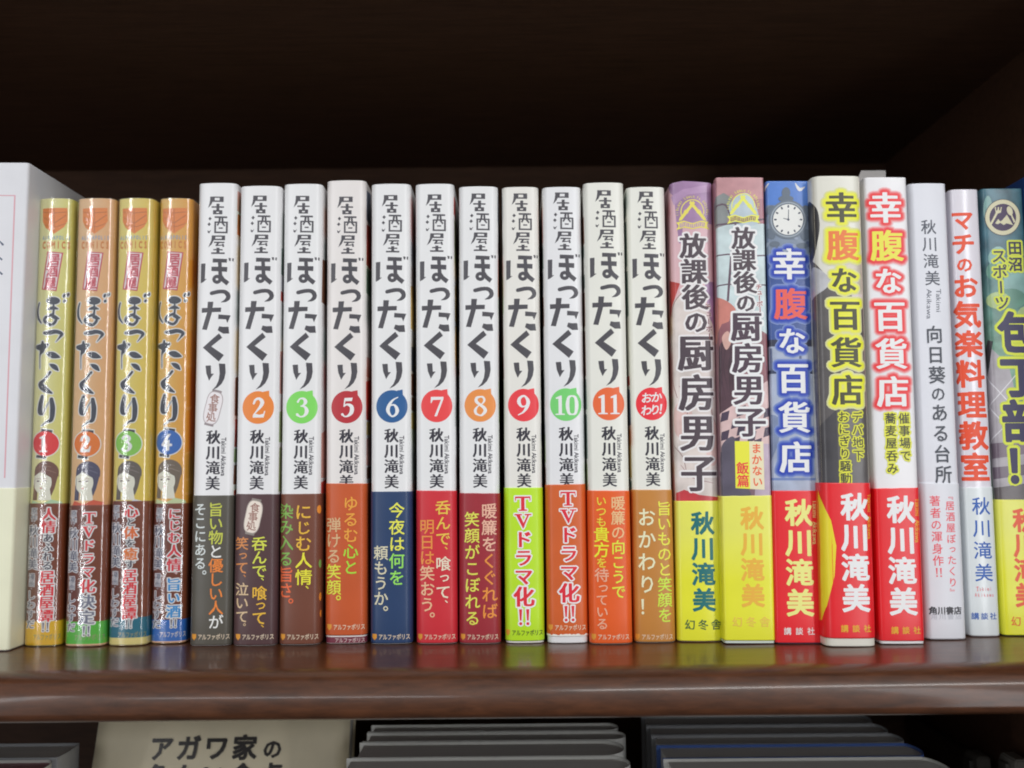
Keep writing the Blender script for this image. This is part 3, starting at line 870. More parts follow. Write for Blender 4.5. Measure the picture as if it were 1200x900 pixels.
    # small plain portrait of a woman
    hr = a3([ellipse(466, 412, 80, 72), [(386, 410), (414, 400), (404, 600), (372, 600)], [(508, 420), (545, 420), (520, 520), (500, 570), (486, 540)]])
    fc = a3([ellipse(440, 480, 62, 78), [(420, 540), (490, 520), (500, 600), (410, 600)]])
    fr = a3([[(388, 440), (392, 380), (460, 345), (530, 372), (546, 440), (500, 452), (430, 410)]])
    clo = a3([[(345, 655), (372, 602), (440, 625), (500, 595), (565, 610), (578, 655)]])
    mouth = a3([ellipse(432, 520, 9, 3.5, 10)]); eye = a3([ellipse(412, 474, 10, 4.5, 12), ellipse(458, 471, 11, 4.8, 12)]); brow = a3(stroke([(400, 459, 2.5), (424, 456, 3.5)]) + stroke([(446, 455, 3.5), (474, 456, 2.5)]) + stroke([(432, 480, 2), (428, 500, 3)]))
    strand = a3(brush([(400, 395, 3), (440, 372, 5), (500, 380, 3)]) + brush([(420, 420, 2), (470, 400, 5), (530, 420, 3)]) + brush([(390, 450, 3), (384, 520, 4), (390, 580, 2)]))
    B.art('portrait', [(hr, HAIR[i]), (fc, (246, 222, 206)), (fr, HAIR[i]), (clo, TOP[i]), (mouth, (206, 92, 84)), (eye, (92, 66, 62)), (brow, (160, 120, 104)), (strand, tuple(min(255, v + 34) for v in HAIR[i]))], lift=0.03)
    # band
    z = 728 + [0, 1, -3, 0][i]
    xl, xr = bt[0] + 1.0, bt[1] - 1.0
    wb = B.p.S[-1] - 1
    zv = B.uv(50, z)[1]
    def strip(v0, v1, rgb, name, lf): B.emit(name, [([(-B.p.hw - 14, v0), (B.p.hw + 14, v0), (B.p.hw + 14, v1), (-B.p.hw - 14, v1)], [(0, 1, 2, 3)], rgb)], band=True, lift=lf)
    strip(0.4, zv, foot, 'band_foot', 0.02)
    if i == 2: strip(0.4, 3.2, (228, 208, 130), 'band_foot', 0.035)
    if i in (1, 3): strip(0.4, 1.0, (226, 176, 140), 'band_foot', 0.035)
    B.column('blurb_lettering', BL[i], BX[i][0], BX[i][1], 17.0 if i != 1 else 18.5, 'mincho', outline=((0.085, (240, 236, 236)),), sizes=BS[i], sy=.93, lift=0.05)
    B.column('credit_lettering', [('原作・秋川滝美', (70, 74, 98)), (' ', WO), ('漫画・', (70, 74, 98)), ('しわすだ', (84, 86, 104))], LX[i][0], LX[i][1], 14, 'book',
             outline=((0.075, (222, 220, 224)),), sizes=[.62, .62, .3, 1, 1, 1, 1, .3, .6, .6, .3, .85, .85, .85, .85], sy=.95, lift=0.05)
    B.row('publisher_lettering', 'アルファポリス', (222, 216, 206) if i == 3 else (150, 150, 110), bt[0] + 12, bt[1] - 3, bt[2] - (13 if i == 2 else 11), 7.5, 'book')

# --- eleven white novels of one series
VP = [((232, 281, 215), (222.5, 272, 757)), ((282, 331, 218.3), (273, 325, 757)), ((332, 380, 216), (327, 376, 756)), ((381, 432, 212), (381, 431, 754.5)),
      ((433.5, 483.5, 216), (434, 484, 755)), ((485, 534, 216), (488, 537, 754.7)), ((536.6, 584.5, 219), (538, 587.5, 754.7)), ((586, 633, 219.6), (592, 638.5, 754)),
      ((634.5, 681, 219.6), (641, 690, 754)), ((683.5, 730, 214.5), (690.7, 741.7, 755)), ((732, 779.5, 219.6), (743, 792, 753.2))]
BC = [(84, 80, 72), (82, 58, 60), (112, 66, 50), (192, 86, 42), (38, 62, 100), (200, 46, 56), (152, 42, 52), (182, 226, 36), (204, 94, 40), (238, 92, 34), (190, 128, 58)]
BT = [(580.6, None), (579, None), (578.8, None), (566.6, 744.5), (576, None), (575, None), (578, None), (571.6, 751), (567.7, 745), (575, None), (574, None)]
LB = ['white-spined novel with a pink paper lantern badge and dark grey band', 'white-spined novel with orange 2 badge and dark brown band bearing a lantern',
      'white-spined novel with light green 3 badge and reddish brown band', 'white-spined novel with dark red 5 badge and burnt orange band, a maroon strip below',
      'white-spined novel with navy blue 6 badge and navy band', 'white-spined novel with bright red 7 badge and red band',
      'white-spined novel with orange 8 badge and dark crimson band', 'white-spined novel with red 9 badge and lime green band',
      'white-spined novel with green 10 badge and orange-brown band torn white at the foot', 'white-spined novel with orange 11 badge and bright orange band',
      'white-spined novel with a red badge of small white script and ochre band']
BADGE = [None, (240, 128, 54), (122, 208, 92), (176, 42, 52), (36, 88, 142), (234, 66, 68), (240, 138, 68), (236, 58, 66), (112, 200, 108), (238, 100, 52), (228, 44, 56)]
NUM = ['', '2', '3', '5', '6', '7', '8', '9', '10', '11', '']
INKD = (70, 68, 74)
V = []
for i, (tp, bt) in enumerate(VP):
    V.append(Book('paperback_book', LB[i], 'book', 'white-spined novels of one series in the middle of the row', tp, bt, r=2.4, b=1.1, depth=128,
                  jacket=whiteish(i), band=(BT[i][0], BT[i][1], paper(BC[i], 0.4, 0.15, var=0.05)), trim=0.25))
REF = V[5]
def o10(oy): return lambda p: [(480 + x / 10.0, oy + y / 10.0) for x, y in p]
g1, g2, g3, g4 = o10(210), o10(290), o10(370), o10(440)
logo_small = [g1(p) for p in [
    rect(212, 178, 371, 193), rect(325, 178, 371, 240), rect(238, 224, 371, 241), [(214, 178), (268, 178), (267, 222), (243, 240), (228, 272), (189, 312), (205, 262), (212, 222)],
    rect(232, 292, 376, 309), rect(289, 262, 324, 345), rect(250, 340, 289, 385), rect(322, 340, 359, 385), rect(250, 338, 359, 356), rect(250, 371, 359, 386),
    [(216, 414), (236, 436), (216, 459), (196, 436)], [(207, 480), (228, 502), (207, 524), (187, 502)], [(190, 571), (208, 586), (234, 568), (210, 609), (192, 600)],
    rect(271, 409, 416, 429), rect(270, 470, 290, 607), rect(404, 470, 425, 607), rect(270, 470, 425, 487), rect(270, 589, 425, 607),
    [(320, 425), (346, 425), (336, 480), (312, 522), (297, 513), (316, 470)], [(350, 425), (372, 425), (377, 488), (398, 516), (384, 528), (356, 495)], rect(322, 540, 369, 555),
    rect(242, 634, 397, 650), rect(360, 634, 397, 688), rect(252, 672, 397, 689), [(242, 634), (288, 634), (284, 672), (268, 690), (242, 740), (203, 774), (225, 722), (238, 690)],
    rect(270, 707, 392, 723), [(308, 720), (334, 720), (318, 744), (366, 741), (366, 728), (384, 733), (390, 768), (370, 768), (368, 752), (290, 760), (289, 748)],
    rect(264, 794, 372, 809), rect(301, 778, 336, 840), rect(240, 832, 397, 851)]]
ring = stroke([(315 + 36 * math.cos(a * math.pi / 8), 348 + 34 * math.sin(a * math.pi / 8), 40) for a in range(17)])
logo_big = [g2(p) for p in [
    [(119, 163), (173, 160), (170, 345), (194, 343), (152, 378), (119, 393)], [(261, 104), (426, 108), (423, 151), (260, 151)], [(247, 200), (431, 202), (428, 258), (247, 251)],
    [(322, 148), (364, 148), (374, 300), (330, 300)], [(338, 296), (376, 298), (402, 335), (457, 375), (426, 419), (368, 372)],
    [(441, 95), (469, 97), (466, 131), (449, 129)], [(484, 95), (503, 97), (498, 133), (482, 126)]] + ring +
    brush([(255, 512, 44), (330, 494, 46), (400, 492, 46), (440, 520, 54), (448, 560, 50), (420, 595, 34), (370, 616, 5)]) +
    [[(212, 611), (279, 611), (264, 740), (246, 802), (208, 942), (149, 935), (190, 800), (206, 738)], [(141, 684), (371, 679), (368, 729), (141, 739)],
     [(341, 760), (481, 768), (445, 859), (428, 816), (339, 813)]]]
logo_big += [g3(p) for p in [
    [(352, 98), (396, 105), (459, 101), (469, 181), (400, 184), (337, 145)], [(353, 181), (391, 232), (266, 335), (414, 435), (358, 512), (164, 348)],
    [(202, 560), (266, 557), (272, 655), (305, 654), (275, 692), (249, 737), (214, 650)],
    [(359, 535), (431, 537), (439, 640), (426, 710), (396, 772), (350, 817), (288, 849), (334, 795), (361, 730), (371, 650)]]]
def holes_ok(polys): return union([[REF.uv(x, y) for x, y in p] for p in polys])
L_SMALL = holes_ok(logo_small); L_BIG = holes_ok(logo_big)
BAD = holes_ok([g4(ellipse(317, 357, 185, 191, 44)), g4([(372, 172), (442, 158), (446, 222)])])
BADC = REF.uv(480 + 31.9, 440 + 35.9)
MPP = 1 / (FPX / (CAM_D * 1000))
def text_local(B, name, runs, cx, v0, v1, size, style, band=False, sy=1.0, lift=0.06):
    pass
CRM = (206, 190, 158)
def lantern(B, cx, cy, rot, rgb, band):
    def tagp(rx, ry):
        out = []
        for k in range(36):
            a = 2 * math.pi * k / 36; c_, s_ = math.cos(a), math.sin(a)
            x = rx * math.copysign(abs(c_) ** .62, c_); y = ry * math.copysign(abs(s_) ** .62, s_)
            out.append((cx + x * math.cos(rot) - y * math.sin(rot), cy + x * math.sin(rot) + y * math.cos(rot)))
        return out
    ends = [[(cx + x * math.cos(rot) - y * math.sin(rot), cy + x * math.sin(rot) + y * math.cos(rot)) for x, y in rect(-5.5, y0, 5.5, y1)] for y0, y1 in ((-21.5, -18.5), (18.5, 21.5))]
    B.art('lantern_badge', [(ends, tuple(int(v * .6) for v in rgb)), (tagp(9.8, 19.6), tuple(int(v * .72) for v in rgb)), (tagp(8.9, 18.7), rgb)], band=band, lift=0.04)
    B.column('lantern_lettering', [('食事処', (150, 108, 98))], (cx + 3.2, cy - 16), (cx - 3.2, cy + 16), 12.0, 'book', band=band, lift=0.07)
for i, B in enumerate(V):
    du = 0.0
    B.emit('title_lettering', [(*L_SMALL, INKD), (*L_BIG, INKD)], lift=0.04)
    if BADGE[i]:
        B.emit('volume_badge', [(*BAD, BADGE[i])], lift=0.04)
        if NUM[i]:
            d = union([[(BADC[0] + (x) * MPP, BADC[1] - (y) * MPP) for x, y in p] for p in digit_polys(NUM[i], 0, 0, 26)])
            B.emit('volume_numeral', [(*d, (238, 234, 232))], lift=0.07)
        else:
            for s, x0, y0, r_ in (('おか', -12.5, -7.5, 12), ('わり！', -13, 7.5, 10.5)):
                sh = []
                for k, ch in enumerate(s):
                    vs, fs = glyph(ch, 'medium', 0.0, False); S = (13.5 if ch != '！' else 15) * MPP
                    cx = BADC[0] + (x0 + 6.5 + k * r_) * MPP; cy = BADC[1] - (y0 - k * 0.8) * MPP
                    sh.append(([(cx + (x + .12 * y) * S, cy + y * S) for x, y in vs], fs, (240, 234, 230)))
                B.emit('badge_lettering', sh, lift=0.07)
    # author name, in local measure taken from the reference volume
    nm = []
    for k, ch in enumerate('秋川滝美'):
        c = REF.uv(511.4 + k * .15, 509.8 + 18.0 * k); vs, fs = glyph(ch, 'mincho', 0.0); S = 17.2 * MPP
        nm.append(([(c[0] + x * S, c[1] + y * S * 1.02) for x, y in vs], fs, (48, 46, 56)))
    B.emit('author_lettering', nm, lift=0.04)
    y0 = 511 + (VP[i][1][2] - 754.7) * 0
    a = REF.uv(524, 511); 
    sh = []; adv = {'T': .5, 'a': .46, 'k': .5, 'i': .22, 'm': .8, ' ': .3, 'A': .6, 'w': .7}; txt = 'Takimi Akikawa'; tot = sum(adv[c] for c in txt); acc = 0
    a = REF.uv(523.2, 510.5); e = REF.uv(523.2, 555.5); sc = (a[1] - e[1]) / tot
    for c in txt:
        w = adv[c]; t = acc + w / 2; acc += w
        if c == ' ': continue
        vs, fs = _glyph0[c]; xs = [v[0] for v in vs]; m = (min(xs) + max(xs)) / 2
        vs, fs = dilate((vs, fs), .012, .03)
        sh.append(([(a[0] + (yy - .3) * 7.6 * MPP, a[1] - t * sc - (xx - m) * sc) for xx, yy in vs], fs, (70, 68, 76)))
    B.emit('author_romaji', sh, lift=0.04)
    # publisher line
    cx = (VP[i][1][0] + VP[i][1][1]) / 2; py = {3: 735, 8: 735.5, 7: 741.5}.get(i, 746.5)
    pc = (60, 70, 40) if i == 7 else (226, 205, 180)
    B.row('publisher_lettering', 'アルファポリス', pc, cx - 15.5, cx + 21.5, py, 7.2, 'book')
    B.art('publisher_mark', [([[(cx - 23, py - 3.4), (cx - 17.5, py - 3.4), (cx - 17.5, py + 1), (cx - 20.2, py + 4), (cx - 23, py + 1)]], (216, 148, 56))], band=True, lift=0.05)
YG = (206, 212, 78); YE = (232, 204, 66); ORG = (232, 128, 58); WHT = (226, 224, 220); TAN = (208, 184, 148)
lantern(V[0], 249.5, 478, 0.24, (234, 218, 220), False)
lantern(V[1], 296.8, 605.6, 0.20, (226, 212, 200), True)
V[0].column('blurb_lettering', [('旨い物', (190, 196, 80)), ('と', WHT), ('優しい人', ORG), ('が', WHT)], (253, 589), (253, 737), 17.5, 'book')
V[0].column('blurb_lettering', [('そこにある。', (206, 212, 210))], (234.8, 589), (234.8, 684), 15.5, 'book')
V[1].column('blurb_lettering', [('呑んで、', YG), ('喰って、', (232, 176, 60))], (304, 629), (304, 742), 18.5, 'book', sizes=[1, 1, 1, .6, 1, .8, 1, .6], sy=.95)
V[1].column('blurb_lettering', [('笑って、', (204, 130, 70)), ('泣いて。', (206, 178, 140))], (283.5, 629), (283.5, 740), 17, 'book', sizes=[1, .8, 1, .6, 1, 1, 1, .6], sy=.95)
V[2].column('blurb_lettering', [('にじむ', (232, 176, 60)), ('人情、', (226, 218, 60))], (355.5, 590), (356, 698), 20.5, 'book', sizes=[1, .9, 1, 1, 1, .6], sy=.95)
V[2].column('blurb_lettering', [('染み入る', (122, 168, 74)), ('旨さ。', (232, 100, 56))], (335, 590), (335, 720), 19, 'book')
V[3].column('blurb_lettering', [('ゆるむ', (234, 156, 62)), ('心と', (160, 212, 60))], (411, 580.6), (411, 674), 18.5, 'book')
V[3].column('blurb_lettering', [('弾ける', (206, 170, 126)), ('笑顔。', (212, 214, 60))], (391, 606), (391, 716), 18.5, 'book')
V[4].column('blurb_lettering', [('今夜は', (228, 232, 84)), ('何を', (146, 216, 92))], (465, 588), (465, 687), 19, 'book')
V[4].column('blurb_lettering', [('頼もうか。', (206, 200, 172))], (446.5, 639), (446.5, 728), 18, 'book')
V[5].column('blurb_lettering', [('呑んで、', (240, 188, 72)), ('喰って、', (240, 214, 190))], (519, 585.5), (519.5, 714), 18.5, 'book', sizes=[1, 1, 1, .6, 1, .8, 1, .6], sy=.96)
V[5].column('blurb_lettering', [('明日は', (236, 140, 64)), ('笑おう。', (230, 178, 140))], (500.5, 608), (501, 736), 18.5, 'book')
V[6].column('blurb_lettering', [('暖簾を', (226, 174, 150)), ('くぐれば', (238, 140, 58))], (573, 589), (574, 726), 19, 'book')
V[6].column('blurb_lettering', [('笑顔がこぼれる', (214, 214, 84))], (553, 599), (554, 734), 18.5, 'book')
V[9].column('blurb_lettering', [('暖簾の', (244, 182, 130)), ('向こうで', (214, 226, 60))], (724, 581), (725, 702), 17.5, 'book')
V[9].column('blurb_lettering', [('いつも', (246, 206, 60)), ('貴方', (246, 224, 50)), ('を', (246, 206, 60)), ('待っている', (246, 168, 140))], (704.5, 581), (706, 738), 17.5, 'book', sizes=[.75, .75, .75, 1.1, 1.1, .75, 1, .85, .85, .85, .85], sy=.98)
V[10].column('blurb_lettering', [('旨いものと', (236, 222, 70)), ('笑顔を', (196, 226, 66))], (778, 587), (779.5, 730), 18, 'book')
V[10].column('blurb_lettering', [('おかわり！', (242, 226, 186))], (757.5, 593), (759, 724), 22, 'book', sy=1.05)
for k, (x0, x1, y0, y1) in ((7, (612.5, 614.5, 580, 735)), (8, (665.5, 667.5, 574, 731))):
    V[k].column('blurb_lettering', [('TVドラマ化‼', (212, 40, 56))], (x0, y0), (x1, y1), 23 if k == 7 else 22.5, 'minchoB', outline=((0.075, (240, 234, 228)),), sizes=[.9, .9, .95, .95, .95, 1.1, 1], sy=.98, lift=0.05)
V[2].art('band_picture', [([ellipse(374, 597, 3, 5, 16), ellipse(376, 700, 2.4, 5, 16), ellipse(377, 720, 2.2, 4.5, 16)], (226, 140, 50)), ([ellipse(375.5, 661, 2.4, 5, 16)], (110, 160, 80))], band=True, lift=0.03)
def strip_local(B, name, v0, v1, rgb, band=False, lift=0.03, wrap=14, rag=0.0):
    n = 60; w = B.p.hw + wrap; rr = random.Random(3)
    top = [(-w + 2 * w * k / n, v1 + rr.uniform(-rag, rag)) for k in range(n + 1)]
    poly = [(w, v0), ] + top[::-1] + [(-w, v0)]
    vs, fs = union([poly]); B.emit(name, [(vs, fs, rgb)], band=band, lift=lift)
strip_local(V[3], 'jacket_foot', 0.2, 2.6, (112, 44, 62))
strip_local(V[8], 'torn_edge', V[8].uv(665, 745.5)[1], V[8].uv(665, 743.5)[1], (232, 226, 216), True, 0.03, rag=.35)
V[3].row('jacket_lettering', 'アルファポリス', (214, 190, 186), 392, 428, 750.5, 6, 'book', band=False)
# slivers of the cover pictures that show on the turned edges of the jackets
rnd = random.Random(11)
SC_ = [(150, 170, 120), (196, 120, 70), (110, 130, 120), (190, 70, 60), (210, 180, 110), (90, 100, 120), (120, 80, 60), (200, 150, 140)]
for i, B in enumerate(V):
    sh = []
    for sgn in (-1, 1):
        v = 24.0
        while v < B.H - 10:
            h = min(rnd.uniform(4, 22), B.H - 2 - v); s0 = B.p.hw + 0.6 + rnd.uniform(0, .8)
            if rnd.random() < (.75 if sgn < 0 else .5):
                c = SC_[rnd.randrange(8)]
                sh.append(([(sgn * s0, v), (sgn * (s0 + 12), v), (sgn * (s0 + 12), v + h), (sgn * (s0 + rnd.uniform(0, .5)), v + h * .9)], [(0, 1, 2, 3)], c))
            v += h + 0.4
    if sh: B.emit('cover_picture', sh, lift=0.02)

# ------------------------------------------------------------------ the right-hand books
def glow(c0, c1, widths):
    """printed halo: rings of ink from the outside in"""
    n = len(widths); out = []
    for i, w in enumerate(widths):
        t = i / max(1, n - 1); out.append((w, tuple(int(round(c0[k] + (c1[k] - c0[k]) * t)) for k in range(3))))
    return tuple(out)
def wrap_rect(B, py0, py1, x0=None, x1=None):
    """band of the spine between two heights, running round both covers, in local mm"""
    v0 = B.uv(B.cx, py0)[1]; v1 = B.uv(B.cx, py1)[1]; w = B.p.hw + 12
    return [(-w, v0), (w, v0), (w, v1), (-w, v1)]
def local_art(B, name, items, lift=0.02, band=False):
    return B.emit(name, [(*union(p if isinstance(p[0][0], (tuple, list)) else [p]), rgb) for p, rgb in items], lift=lift, band=band, alt=False)
def lp(B, pts): return [B.uv(x, y) for x, y in pts]

# two novels with the crossed-tool emblem
YEL = paper((232, 226, 96), 0.32, 0.3, rgb2=(238, 226, 52), lo=0.045, hi=0.025)
G1 = Book('paperback_book', 'lilac and pink novel with a yellow band and dark green author name', 'book', 'pink and yellow novels with crossed emblem',
          (782, 836, 216), (793, 846.5, 752.3), r=2.0, b=0.9, depth=128, trim=0.25, jacket=paper((222, 184, 182), 0.3, 0.3, rgb2=(206, 166, 176), lo=0.10, hi=0.19),
          band=(587, None, YEL))
G1.cx = 818
LIL = (168, 132, 172); PAL = (232, 212, 206)
G1.art('cover_picture', [
    ([(776, 216), (790, 230), (793, 262), (796, 285), (800, 285), (800, 262), (838, 262), (836, 214), (800, 212)], LIL),
    ([(786, 230), (800, 222), (830, 216), (836, 216), (836, 224), (806, 228), (790, 240)], (186, 150, 188)),
    ([(826, 330), (842, 330), (842, 400), (834, 385), (828, 350)], (176, 138, 178)),
    ([(776, 326), (797, 332), (790, 352), (784, 366), (776, 372)], (196, 66, 62)),
    ([(776, 372), (784, 366), (790, 352), (800, 340), (816, 345), (836, 380), (842, 420), (848, 560), (848, 590), (792, 590), (780, 480)], PAL),
    (brush([(800, 342, 1), (788, 360, 1.2), (785, 400, 1.2), (786, 440, 1), (794, 466, .8)]) + brush([(786, 520, .6), (800, 535, .8), (806, 560, .6)]) + brush([(838, 360, .8), (842, 400, .8), (840, 430, .6)]), (150, 110, 110)),
    ([ellipse(800, 492, 12, 22, 20), ellipse(836, 520, 9, 26, 18)], (232, 190, 184)),
    ([(792, 578), (802, 574), (820, 580), (846, 583), (848, 590), (792, 590)], (204, 66, 74)),
    ], lift=0.018)
def emblem(B, cx, cy, yel, pale):
    R_ = 18.5
    arc = stroke([(cx + 13.5 * math.cos(a), cy + 1 + 14.5 * math.sin(a), 1.2) for a in [math.pi * (0.93 + k * 0.0717 * 1.2) for k in range(14)]], 6)
    knife = [[(cx + 1, cy - 12.5), (cx + 3, cy - 9.5), (cx - 12.5, cy + 10.5), (cx - 16, cy + 11), (cx - 15, cy + 7.5)], [(cx - 2, cy - 12.5), (cx - 4, cy - 9.5), (cx + 13, cy + 10.5), (cx + 16.5, cy + 11), (cx + 15, cy + 7)],
             [(cx - 8.5, cy - 2), (cx - 4.5, cy + 1), (cx - 6, cy + 3), (cx - 10.5, cy + 1)], [(cx + 8.5, cy - 2), (cx + 4.5, cy + 1), (cx + 6, cy + 3), (cx + 10.5, cy + 1)]]
    ribbon = [[(cx - 19, cy + 13), (cx - 10, cy + 11), (cx, cy + 14), (cx + 10, cy + 11), (cx + 19, cy + 12), (cx + 17, cy + 17), (cx + 20, cy + 21), (cx + 10, cy + 19), (cx, cy + 21), (cx - 10, cy + 19), (cx - 19, cy + 22), (cx - 16, cy + 17)]]
    inner = [[(cx - 15, cy + 14), (cx - 9, cy + 12.5), (cx, cy + 15.3), (cx + 9, cy + 12.5), (cx + 15, cy + 13.4), (cx + 14, cy + 18.2), (cx + 9, cy + 17.6), (cx, cy + 19.8), (cx - 9, cy + 17.6), (cx - 15, cy + 19.4)]]
    B.art('club_emblem', [(arc, yel), (knife, yel), (ribbon, yel), (inner, pale)], lift=0.045)
    # the lettering round the ring and on the ribbon is too small to read: broken marks of its size
    r_ = random.Random(5); mk = []
    for k in range(24):
        if k in (7, 13, 16): continue
        an = math.pi * (0.95 + 1.10 * k / 23); r0 = 16.6; r1 = 19.4 - r_.random()
        x0, y0, x1, y1 = cx + r0 * math.cos(an), cy + 1 + r0 * math.sin(an) * 1.03, cx + r1 * math.cos(an), cy + 1 + r1 * math.sin(an) * 1.03
        tx, ty = -math.sin(an) * .55, math.cos(an) * .55
        mk += stroke([(x0 - tx, y0 - ty, .55), (x1 - tx, y1 - ty, .55)], 6)
        if r_.random() < .6: mk += stroke([(x0 + tx, y0 + ty, .5), (x1 + tx, y1 + ty, .5)], 6)
        if r_.random() < .5: mk += stroke([(x0 - tx, y0 - ty, .5), (x0 + tx, y0 + ty, .5)], 6)
    for k in range(6):
        x0 = cx - 12 + 4.8 * k; y0 = cy + 16 + (.8 if k in (2, 3) else 0)
        mk += stroke([(x0 - 1.2, y0 - 2, .6), (x0 - 1.2, y0 + 1.6, .6)], 6) + stroke([(x0 - 1.2, y0 - 1.9, .5), (x0 + 1, y0 - 1.9, .5), (x0 + 1, y0 + 1.4, .5)], 6)
    B.art('emblem_marks', [(mk, yel)], lift=0.075)
emblem(G1, 811.5, 247.5, (222, 210, 92), (182, 150, 168))
DK = (74, 62, 70)
OUT1 = ((0.075, (232, 220, 220)),)
G1.column('title_lettering', [('放課後の', DK)], (811.5, 273), (816.5, 391), 31, 'minchoB', band=False, outline=OUT1, sy=1.0, sizes=[1, 1, 1, .92], lift=0.06)
G1.column('title_lettering', [('厨房男子', DK)], (815, 390), (820, 578), 43, 'minchoB', band=False, outline=((0.05, (232, 220, 220)),), sy=1.05, lift=0.06)
G1.column('ruby_lettering', [('チューボー', (120, 62, 66))], (829.5, 355), (832, 398), 8, 'medium', band=False, outline=((0.06, (232, 214, 216)),), lift=0.06)
TEAL = (20, 104, 108)
G1.column('author_lettering', [('秋川滝美', TEAL)], (823, 598), (825.5, 718), 28, 'bold', lift=0.05)
G1.row('publisher_lettering', '幻冬舎', (40, 84, 60), 801, 847, 732, 12.5, 'book')
def halftone(B, x0, x1, y0, y1, rgb):
    ds = []
    for j in range(int((y1 - y0) / 3.2)):
        for i in range(int((x1 - x0) / 3.2)):
            t = j / ((y1 - y0) / 3.2)
            ds.append(ellipse(x0 + 3.2 * (i + .5 * (j % 2)), y0 + 3.2 * j, 0.35 + 0.75 * t, 0.35 + .75 * t, 6))
    return ds

G2 = Book('paperback_book', 'grey-mauve novel with yellow sticker-like caption and yellow band with orange author name', 'book', 'pink and yellow novels with crossed emblem',
          (836.5, 894, 211), (847, 907, 754.8), r=1.0, b=0.25, depth=128, trim=0.1, jacket=paper((168, 118, 128), 0.3, 0.3, rgb2=(120, 92, 104), lo=0.15, hi=0.06),
          band=(581, 750.5, YEL))
G2.cx = 878
SKY = (206, 222, 234); LINE = (104, 84, 98)
G2.art('cover_picture', [
    ([(828, 208), (900, 208), (900, 232), (828, 240)], (200, 148, 152)),
    ([(828, 236), (848, 226), (858, 232), (852, 264), (828, 268)], (142, 146, 146)),
    ([(836, 268), (857, 262), (900, 262), (902, 400), (872, 372), (836, 350)], SKY),
    (soft([(855, 240), (872, 226), (884, 236), (888, 262), (858, 262)]), (190, 205, 214)),
    (brush([(862, 262, 2.4), (857, 300, 3), (853, 352, 2.6)]) + stroke([(834, 300, 1.5), (853, 298, 1.7), (880, 300, 1.7), (900, 299, 1.5)]) + stroke([(834, 336, 1.5), (853, 333, 1.7), (884, 334, 1.7), (902, 334, 1.5)]) + brush([(834, 244, 2), (850, 240, 2), (858, 262, 2)]) + brush([(834, 264, 2), (856, 262, 2.4), (900, 256, 2)]), LINE),
    (soft([(828, 352), (846, 350), (862, 362), (856, 372), (846, 392), (828, 400)]), (206, 130, 118)),
    ([(836, 400), (846, 380), (866, 372), (900, 392), (908, 430), (906, 520), (840, 520)], (146, 92, 100)),
    (soft([(842, 410), (858, 400), (862, 440), (858, 486), (842, 490)]), (88, 62, 72)),
    ([(842, 486), (860, 474), (908, 440), (912, 530), (845, 530)], (226, 192, 190)),
    ([[(846 + 9.5 * i + 3 * (j % 2), 488 - 3.2 * i + 11.2 * j - 4), (855 + 9.5 * i + 3 * (j % 2), 485 - 3.2 * i + 11.2 * j - 4), (853 + 9.5 * i + 3 * (j % 2), 496 - 3.2 * i + 11.2 * j - 4), (844 + 9.5 * i + 3 * (j % 2), 499 - 3.2 * i + 11.2 * j - 4)] for i in range(6) for j in range(7) if (i + j) % 2 == 0], (78, 64, 84)),
    (soft([(844, 530), (856, 512), (864, 520), (872, 560), (880, 586), (846, 586)]), (96, 90, 106)),
    ([(888, 520), (908, 520), (910, 586), (884, 586)], (192, 172, 190)),
    ], lift=0.016)
emblem(G2, 871, 240.5, (222, 222, 96), (150, 124, 100))
G2.column('title_lettering', [('放課後の', DK)], (870.5, 266), (874.5, 366), 27.5, 'minchoB', band=False, outline=((0.10, (234, 226, 230)),), sizes=[1, 1, 1, .85], lift=0.10)
G2.column('title_lettering', [('厨房男子', (72, 54, 68))], (874, 364), (880, 513), 37, 'minchoB', band=False, outline=((0.075, (234, 226, 230)),), sy=1.0, lift=0.10)
G2.column('ruby_lettering', [('チューボー', (150, 70, 74))], (889, 333), (891, 366), 7.5, 'medium', band=False, outline=((0.10, (234, 226, 230)),), lift=0.10)
G2.art('caption_patch', [([(861, 517), (878, 517), (879, 573), (862, 572)], (226, 222, 60)), ([(878, 517), (894.5, 517.6), (896, 574), (879, 573)], (226, 214, 178))], lift=0.13)
G2.column('caption_lettering', [('まかない', (226, 92, 52))], (886, 519), (888, 571), 12.5, 'medium', band=False, lift=0.16)
G2.column('caption_lettering', [('飯篇', (222, 62, 62))], (870, 541), (871, 571), 15, 'medium', band=False, lift=0.16)
G2.column('author_lettering', [('秋川滝美', (242, 172, 60))], (881, 592), (882.5, 713), 28, 'bold', lift=0.05)
G2.row('publisher_lettering', '幻冬舎', (244, 190, 80), 856, 904, 728.5, 12.5, 'book')
local_art(G2, 'jacket_foot', [([(-40, 0.2), (40, 0.2), (40, 1.4), (-40, 1.4)], (196, 208, 198)), ([(-40, 1.2), (-10, 1.2), (-4, 1.9), (40, 1.4), (40, 2.6), (-40, 2.6)], (46, 60, 54))], lift=0.02)

